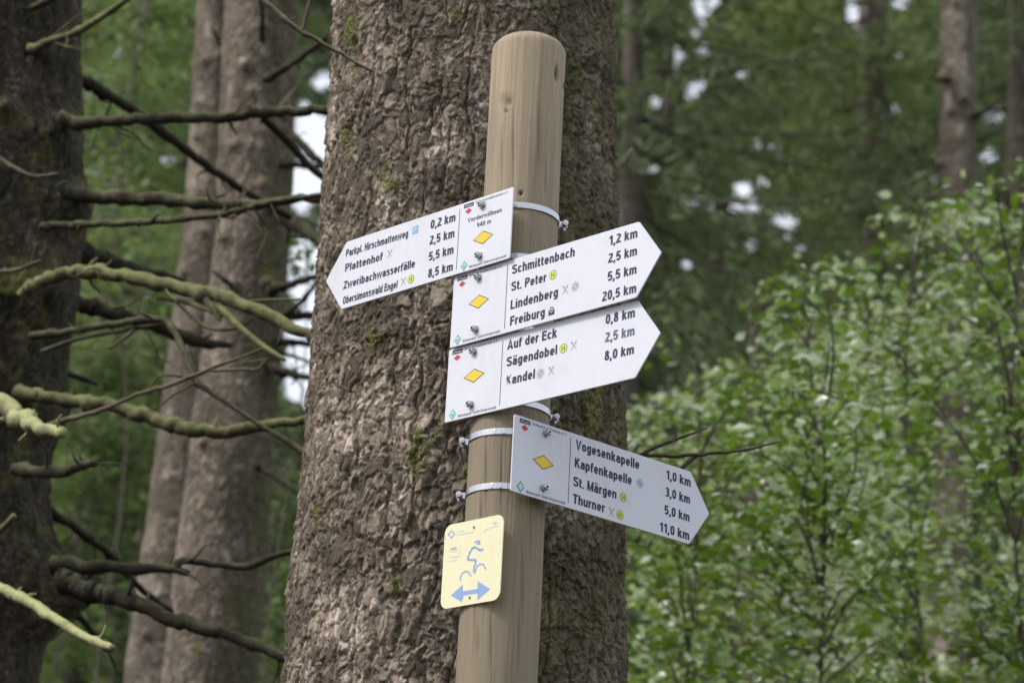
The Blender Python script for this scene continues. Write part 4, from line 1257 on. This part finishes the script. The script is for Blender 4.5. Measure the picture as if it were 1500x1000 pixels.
def bus(parent, cx, cz, r=.0095):
    mb = MB()
    mb.poly(circle(cx, cz, r), -.0002, 1)
    mb.poly(circle(cx, cz, r * .86), -.0004, 0)
    w_ = r * .17
    for sx_ in (-1, 1): mb.stroke([(cx + sx_ * r * .32, cz - r * .5), (cx + sx_ * r * .32, cz + r * .5)], w_ * 1.3, -.0006, 1)
    mb.stroke([(cx - r * .3, cz), (cx + r * .3, cz)], w_, -.0006, 1)
    mb.build('bus_stop_symbol', [M['hyel'], M['hgreen']], parent)


def cutlery(parent, cx, cz, r=.008):
    mb = MB()
    mb.stroke([(cx - r * .75, cz - r), (cx + r * .55, cz + r * .8)], r * .17, -.0003)
    mb.stroke([(cx + r * .75, cz - r), (cx - r * .45, cz + r * .6)], r * .17, -.0003)
    mb.poly([(cx + r * .35, cz + r * .45), (cx + r * .6, cz + r * .35), (cx + r * .85, cz + r), (cx + r * .6, cz + r)], -.00035)
    for q in (-.2, 0, .2):
        mb.stroke([(cx - r * .5 + q * r, cz + r * .5), (cx - r * .65 + q * r, cz + r * 1.0)], r * .10, -.00035)
    mb.build('cutlery_symbol', [M['icon_grey']], parent)


def star(parent, cx, cz, r=.010):
    mb = MB()
    for k in range(12):
        q = 2 * math.pi * k / 12
        mb.stroke([(cx + r * .28 * math.cos(q), cz + r * .28 * math.sin(q)), (cx + r * math.cos(q), cz + r * math.sin(q))], r * .13, -.0003)
    mb.build('viewpoint_symbol', [M['icon_grey']], parent)


def museum(parent, cx, cz, r=.008):
    mb = MB()
    mb.poly([(cx - r, cz - r), (cx + r * .9, cz - r), (cx + r * .9, cz + r * .3), (cx - r, cz + r * .3)], -.0003)
    mb.stroke([(cx - r * .6, cz + r * .55), (cx, cz + r * 1.0), (cx + r * .6, cz + r * .55)], r * .25, -.0003)
    mb.stroke([(cx - r * .5, cz + r * .0), (cx, cz - r * .35), (cx + r * .5, cz + r * .0)], r * .18, -.0005, 1)
    mb.build('railway_symbol', [M['ink'], M['white']], parent)


def parking(parent, cx, cz, r=.0085):
    mb = MB()
    mb.poly([(cx - r, cz - r), (cx + r, cz - r), (cx + r, cz + r), (cx - r, cz + r)], -.0003)
    mb.stroke([(cx - r * .35, cz - r * .65), (cx - r * .35, cz + r * .6)], r * .22, -.0005, 1)
    mb.stroke([(cx - r * .35, cz + r * .55), (cx + r * .25, cz + r * .5), (cx + r * .42, cz + r * .2), (cx + r * .2, cz - r * .05), (cx - r * .35, cz - r * .1)], r * .2, -.0005, 1)
    mb.build('parking_symbol', [M['pblue'], M['white']], parent)


def diamond(cx, cz, hw, hh):
    return [(cx - hw, cz), (cx, cz - hh), (cx + hw, cz), (cx, cz + hh)]


def club_logo(parent, x0, zt, blue=False):
    mb = MB()
    mb.poly([(x0, zt - .008), (x0 + .027, zt - .008), (x0 + .027, zt), (x0, zt)], -.0003, 0)
    mb.stroke([(x0 + .003, zt - .0052), (x0 + .008, zt - .0030), (x0 + .013, zt - .005), (x0 + .024, zt - .0045)], .0012, -.0005, 2)
    mb.poly(diamond(x0 + .0135, zt - .0165, .0095, .0062), -.0003, 1)
    mb.build('hiking_club_logo', [M['ink'], M['red'], M['white']], parent)


def park_logo(parent, cx, cz, blue=False):
    mb = MB()
    mb.poly(diamond(cx, cz, .0098, .0112), -.0003, 0)
    mb.poly(diamond(cx, cz, .0062, .0074), -.0005, 1)
    mb.poly(diamond(cx, cz - .001, .0038, .0045), -.0007, 0 if not blue else 2)
    mb.build('nature_park_logo', [M['blue_d'] if blue else M['teal'], M['teal_l'], M['hyel']], parent)


def yellow_mark(parent, cx, cz):
    mb = MB()
    mb.poly(diamond(cx, cz, .0275, .0145), -.0002, 1)
    mb.poly(diamond(cx, cz, .0245, .0126), -.0004, 0)
    mb.build('yellow_diamond', [M['yellow'], M['yellow_edge']], parent)


def bolt(parent, x, z):
    mb = MB()
    mb.cyl((x, 0.0, z), (0, -1, 0), .0088, .0085, .0016, 20, 0)
    mb.cyl((x, -.0016, z), (0, -1, 0), .0075, .0072, .0050, 6, 0)
    mb.cyl((x, -.0066, z), (0, -1, 0), .0066, .0058, .0028, 20, 0)
    mb.cyl((x, -.0094, z), (0, -1, 0), .0058, .0042, .0016, 20, 0)
    mb.cyl((x, -.0111, z), (0, -1, 0), .0029, .0029, .0003, 6, 1)
    mb.build('bolt', [M['steel'], M['socket']], parent)


BW, BH, BT_, TH = .474, .15, .0555, .0032


def board_mesh(flip, mtl, parent):
    """arrow-shaped plate; thickness TH, small rounded corners and bevelled edge; face at y=0"""
    W_, T_, H_ = BW, BT_, BH
    pts = [(0, 0), (W_, 0), (W_ + T_, -H_ / 2), (W_, -H_), (0, -H_)]
    if flip: pts = [(BW - x, z) for x, z in pts][::-1]
    # rounded corners
    out = []
    n_ = len(pts)
    for k in range(n_):
        p0, p1, p2 = Vector(pts[k - 1]), Vector(pts[k]), Vector(pts[(k + 1) % n_])
        d0 = (p0 - p1).normalized(); d1 = (p2 - p1).normalized(); r = .0035
        for q in (0, .33, .67, 1):
            a_ = p1 + d0 * r * (1 - q) ** 2 + d1 * r * q ** 2
            out.append((a_.x, a_.y))
    mb = MB()
    cx = sum(p[0] for p in out) / len(out); cz = sum(p[1] for p in out) / len(out)
    def ring(ins, y):
        r = []
        m_ = len(out)
        for k in range(m_):
            a_, b_ = Vector(out[k - 1]), Vector(out[(k + 1) % m_]); t_ = (b_ - a_).normalized()
            n2 = Vector((-t_.y, t_.x)); c_ = Vector((cx, cz)) - Vector(out[k])
            if n2.dot(c_) < 0: n2 = -n2
            q = Vector(out[k]) + n2 * ins
            r.append((q.x, y, q.y))
        return r
    R = [ring(.0006, 0.0), ring(.0, .0006), ring(.0, TH - .0006), ring(.0006, TH)]
    m_ = len(out)
    vs = sum(R, [])
    fs = [tuple(range(m_))]
    for l in range(3):
        for k in range(m_):
            a_ = l * m_ + k; b_ = l * m_ + (k + 1) % m_
            fs.append((a_, a_ + m_, b_ + m_, b_))
    fs.append(tuple(range(3 * m_, 4 * m_))[::-1])
    mb.add(vs, fs, 0)
    o = mb.build('board', [mtl], parent)
    bm = __import__('bmesh').new(); bm.from_mesh(o.data)
    __import__('bmesh').ops.recalc_face_normals(bm, faces=bm.faces)
    bm.to_mesh(o.data); bm.free()
    return o


def band_clamp(parent, yaw, O, zb, open_deg):
    """ridged steel strap round the post at board-local height zb; the bolted opening faces world direction open_deg"""
    d = Vector((PX - O[0], PY - O[1], 0)); d.rotate(Matrix.Rotation(-yaw, 3, 'Z'))
    cx, cy = d.x, d.y
    phi = math.radians(open_deg) - yaw
    cf, sf = math.cos(phi), math.sin(phi)
    def F(r_, t_, z_):                # radial / tangential frame at the opening
        return (cx + r_ * cf - t_ * sf, cy + r_ * sf + t_ * cf, zb + z_)
    r0 = PR + .0016; hgt = .0118; tk = .0012
    mb = MB(); n_ = 150
    gap = .085
    rr_ = random.Random(int(abs(zb) * 1e5) + int(open_deg))
    vs = []
    for k in range(n_ + 1):
        q = gap + (2 * math.pi - 2 * gap) * k / n_
        w_ = (.00035 if (k // 2) % 3 == 0 and 30 < k < 120 else 0) + rr_.uniform(0, .00012)
        for r_, hh in ((r0, -hgt / 2), (r0, hgt / 2), (r0 + tk, -hgt / 2), (r0 + tk + w_, -hgt * .3), (r0 + tk + w_, hgt * .3), (r0 + tk, hgt / 2)):
            vs.append(F(r_ * math.cos(q), r_ * math.sin(q), hh))
    fs = []
    for k in range(n_):
        a_ = k * 6; b_ = a_ + 6
        for u_, v_ in ((2, 3), (3, 4), (4, 5), (5, 1), (1, 0), (0, 2)):
            fs.append((a_ + u_, b_ + u_, b_ + v_, a_ + v_))
    mb.add(vs, fs)
    for s_ in (-1, 1):                # flanges
        t0 = s_ * r0 * math.sin(gap); t1 = t0 + s_ * .0018
        q = [F(r_, t_, z_) for r_ in (r0 - .001, r0 + .018) for t_ in (t0, t1) for z_ in (-hgt / 2, hgt / 2)]
        mb.add(q, [(0, 1, 3, 2), (4, 6, 7, 5), (0, 4, 5, 1), (2, 3, 7, 6), (0, 2, 6, 4), (1, 5, 7, 3)])
    mb.box((cx - .014, TH, zb - .0052), (cx + .014, cy - r0 + .004, zb + .0052))
    c_ = mb.build('band_clamp', [M['band']], parent, smooth=False)
    ms = MB(); ax = (-sf, cf, 0); rm = r0 + .0115
    ms.cyl(F(rm, -.022, 0), ax, .0029, .0029, .044, 10, 0)
    for s_ in (-1, 1):
        t_ = s_ * (r0 * math.sin(gap) + .0035)
        ms.cyl(F(rm, t_ - .0022, 0), ax, .0062, .0062, .0044, 6, 0)
        ms.cyl(F(rm, s_ * .0175 - .003, 0), ax, .0056, .0056, .006, 12, 0)
    ms.build('clamp_screw', [M['steel']], c_)
    return c_


def make_sign(O, yawd, flip, label, lines, kms, icons, div, name='arrow_sign', tops=None, park_blue=False, kandel=False):
    global bolts_x
    yaw = math.radians(yawd)
    root = thing(name, (O[0], O[1], O[2] + 1.6), label, 'sign', 'arrow signs on the post', yaw)
    board_mesh(flip, M['white'], root)
    bx = div[1] if flip else div[1]
    bolts_x = [bx]
    for z in (-.0175, -.1255): bolt(root, bx, z)
    for (t_, x0, x1, zb, cap) in lines:
        text_obj(t_, x0, x1, zb, cap, M['worn'] if t_ == 'Kandel' else M['ink'], root)
    for k, (t_, x0, x1, zb) in enumerate(kms):
        text_obj(t_, x0, x1, zb, .0190, M['ink_grey'] if (kandel and k == 1) else M['ink'], root)
    mb = MB(); mb.stroke([(div[0], -.0105), (div[0], -.1400)], .0014, -.0003); mb.build('divider_line', [M['ink']], root)
    x_ = div[2]                      # left edge of the logo field
    club_logo(root, x_ + .0105, -.0045)
    text_obj('Schwarzwaldverein e.V.', x_ + .0425, x_ + .131, -.0100, .0055, M['small_print'], root, bold=.0, name='small_lettering')
    text_obj('Naturpark Südschwarzwald', x_ + .035, x_ + .134, -.1455, .0060, M['small_print'], root, bold=.004, name='small_lettering')
    park_logo(root, x_ + .0205, -.1370, park_blue)
    yellow_mark(root, *div[3])
    for kind, cx, cz in icons:
        {'H': bus, 'X': cutlery, 'S': star, 'P': parking, 'M': museum}[kind](root, cx, cz)
    for z in ((-.0175, -.1255)):
        band_clamp(root, yaw, O, z, 172 if O[0] > 0 else 12)
    return root


LB = [-.0315, -.0668, -.1035, -.1390]
make_sign((-.3541, 4.6041, 1.875), -43.97, True, 'white arrow sign pointing left with the place names Plattenhof and Obersimonswald Engel',
          [('Parkpl. Hirschmattenweg', .0012, .1846, -.0345, .0165), ('Plattenhof', .0019, .1136, -.0680, .0175), ('Zweribachwasserfälle', .0012, .2107, -.1065, .0175), ('Obersimonswald Engel', .003, .1637, -.1403, .0170),
           ('Vorderwillmen', .3534, .4463, -.0463, .0098), ('940 m', .3798, .4182, -.0628, .0098)],
          [('0,2 km', .2486, .3184, -.0335), ('2,5 km', .2489, .3183, -.068), ('5,5 km', .2494, .3187, -.103), ('8,5 km', .2506, .3196, -.1395)],
          [('P', .2048, -.0243), ('X', .1341, -.059), ('X', .18, -.1308), ('H', .2016, -.1302)],
          (.3297, .3915, .330, (.399, -.0886)))
make_sign((-.121, 4.391, 1.726), -43.57, False, 'upper white arrow sign pointing right, listing Schmittenbach down to Freiburg',
          [('Schmittenbach', .1575, .318, -.0318, .0192), ('St. Peter', .1579, .2484, -.0670, .0192), ('Lindenberg', .1584, .28, -.1045, .0192), ('Freiburg', .1595, .2487, -.1380, .0192)],
          [('1,2 km', .4031, .4715, -.031), ('2,5 km', .4025, .4719, -.0662), ('5,5 km', .4027, .4723, -.1026), ('20,5 km', .3912, .4731, -.140)],
          [('H', .2648, -.0576), ('X', .2981, -.0948), ('S', .3232, -.0943), ('M', .2659, -.131)],
          (.1453, .068, 0, (.0725, -.0688)))
make_sign((-.1223, 4.4027, 1.5765), -42.75, False, 'white arrow sign directly under the Schmittenbach one, its bottom place name peeling off',
          [('Auf der Eck', .1554, .2804, -.0317, .0192), ('Sägendobel', .1558, .283, -.0660, .0192), ('Kandel', .1562, .2299, -.1036, .0192)],
          [('0,8 km', .3992, .4689, -.0312), ('2,5 km', .3997, .4693, -.0666), ('8,0 km', .3999, .4693, -.1027)],
          [('H', .2982, -.0573), ('X', .3237, -.057), ('S', .2437, -.0963), ('X', .2706, -.0961)],
          (.1430, .0675, 0, (.0718, -.0673)), kandel=True)
make_sign((.0121, 4.2701, 1.4083), 40.68, False, 'lowest white arrow sign pointing right and away, greyer in shade, with Vogesenkapelle at the top',
          [('Vogesenkapelle', .1591, .3297, -.0298, .0192), ('Kapfenkapelle', .158, .3107, -.0660, .0192), ('St. Märgen', .1566, .2709, -.1036, .0192), ('Thurner', .1573, .2412, -.138, .0192)],
          [('1,0 km', .4048, .4741, -.0316), ('3,0 km', .4032, .4732, -.0672), ('5,0 km', .4026, .4731, -.104), ('11,0 km', .3907, .4735, -.1417)],
          [('S', .3329, -.0577), ('H', .2896, -.0959), ('X', .259, -.1325), ('H', .2824, -.1332)],
          (.1453, .0814, .003, (.0778, -.0763)), park_blue=True)

# yellow cycle route plate
yw = math.radians(-43.5)
nv = np.array([math.sin(yw), -math.cos(yw)])
ex = np.array([math.cos(yw), math.sin(yw)])
WP, HP = .152, .1635
cxy = np.array([PX, PY]) + nv * (PR + .0045)
O2 = cxy - ex * .079
cyc = thing('cycle_route_sign', (O2[0], O2[1], 1.6 + 1.2195), 'small cream yellow plate with a blue cyclist and double arrow low on the post', 'sign', None, yw)
rc = .017
out = []
for (cx_, cz_, a0) in ((WP - rc, -rc, 0), (rc, -rc, 90), (rc, -HP + rc, 180), (WP - rc, -HP + rc, 270)):
    for q in range(9):
        an = math.radians(a0 + 90 * q / 8)
        out.append((cx_ + rc * math.cos(an), cz_ + rc * math.sin(an)))
mb = MB(); m_ = len(out)
vs = [(x, 0, z) for x, z in out] + [(x, .0022, z) for x, z in out]
mb.add(vs, [tuple(range(m_)), tuple(range(m_, 2 * m_))[::-1]] + [(k, k + m_, (k + 1) % m_ + m_, (k + 1) % m_) for k in range(m_)])
mb.build('plate', [M['cream']], cyc)


def cz(x, y):
    """crop pixels of the plate -> plate-local metres"""
    A_ = np.array([[532, -47], [-127, 763]], float)
    u, v_ = np.linalg.solve(A_, np.array([x - 140, y - 190], float))
    return (u * WP, -v_ * HP)


mb = MB()
mb.stroke([cz(*q) for q in [(482, 395), (455, 398), (430, 386), (408, 374), (388, 384), (365, 425), (348, 470), (346, 486), (360, 492), (412, 488), (418, 500), (404, 550), (395, 598)]], .0042, -.0003)
mb.stroke([cz(*q) for q in [(408, 330), (422, 322), (440, 316), (455, 326), (452, 340), (436, 344), (425, 340)]], .0030, -.0003)
mb.stroke([cz(*q) for q in [(275, 682), (280, 645), (298, 612), (325, 594), (350, 600), (376, 634)]], .0028, -.0003)
mb.stroke([cz(*q) for q in [(410, 610), (414, 578), (430, 545), (455, 524), (482, 526), (508, 565)]], .0028, -.0003)
mb.build('cyclist_symbol', [M['lblue']], cyc)
mb = MB()
mb.poly([cz(*q) for q in [(190, 820), (300, 716), (290, 872)]], -.0003)
mb.poly([cz(*q) for q in [(542, 740), (434, 676), (430, 845)]], -.0003)
mb.poly([cz(*q) for q in [(297, 774), (440, 744), (436, 782), (296, 815)]], -.0003)
mb.poly([cz(*q) for q in [(292, 815), (302, 813), (300, 845), (290, 848)]], -.0003)
mb.build('double_arrow', [M['lblue']], cyc)
mb = MB()
for a_, b_ in (((168, 268), (200, 235)), ((200, 235), (225, 262)), ((225, 262), (195, 300)), ((195, 300), (168, 268))):
    mb.stroke([cz(*a_), cz(*b_)], .0022, -.0003, 0)
mb.stroke([cz(245, 246), cz(320, 228)], .0014, -.0003, 1)
mb.stroke([cz(245, 272), cz(395, 238)], .0016, -.0003, 1)
mb.stroke([cz(490, 232), cz(520, 208), cz(580, 185), cz(625, 172)], .0016, -.0003, 1)
mb.stroke([cz(575, 160), cz(590, 148), cz(608, 152)], .0032, -.0003, 1)
mb.build('route_logos', [M['lblue'], M['plblue']], cyc)
mb = MB()
mb.stroke([cz(278, 360), cz(272, 480)], .0006, -.0003, 1)
for k in range(3):
    mb.stroke([cz(190 + k * 18, 412 - k * 4), cz(200 + k * 18, 392 - k * 4), cz(210 + k * 18, 408 - k * 4)], .0018, -.0003, 0)
mb.stroke([cz(180, 432), cz(250, 418)], .0010, -.0003, 1)
mb.stroke([cz(182, 455), cz(192, 485)], .0020, -.0003, 1)
for k in range(4):
    mb.stroke([cz(205 + k * 15, 482 - k * 3), cz(214 + k * 15, 468 - k * 3)], .0016, -.0003, 1)
    mb.stroke([cz(172 + k * 20, 515 - k * 4), cz(186 + k * 20, 508 - k * 4)], .0010, -.0003, 1)
mb.build('route_number_box', [M['lblue'], M['plblue']], cyc)
for q in ((402, 196), (360, 828)):
    x_, z_ = cz(*q)
    mb = MB()
    mb.cyl((x_, 0, z_), (0, -1, 0), .0034, .0030, .0012, 14, 0)
    mb.cyl((x_ + .0008, -.0013, z_), (0, -1, 0), .0017, .0017, .0003, 8, 1)
    mb.build('screw', [M['steel'], M['socket']], cyc)
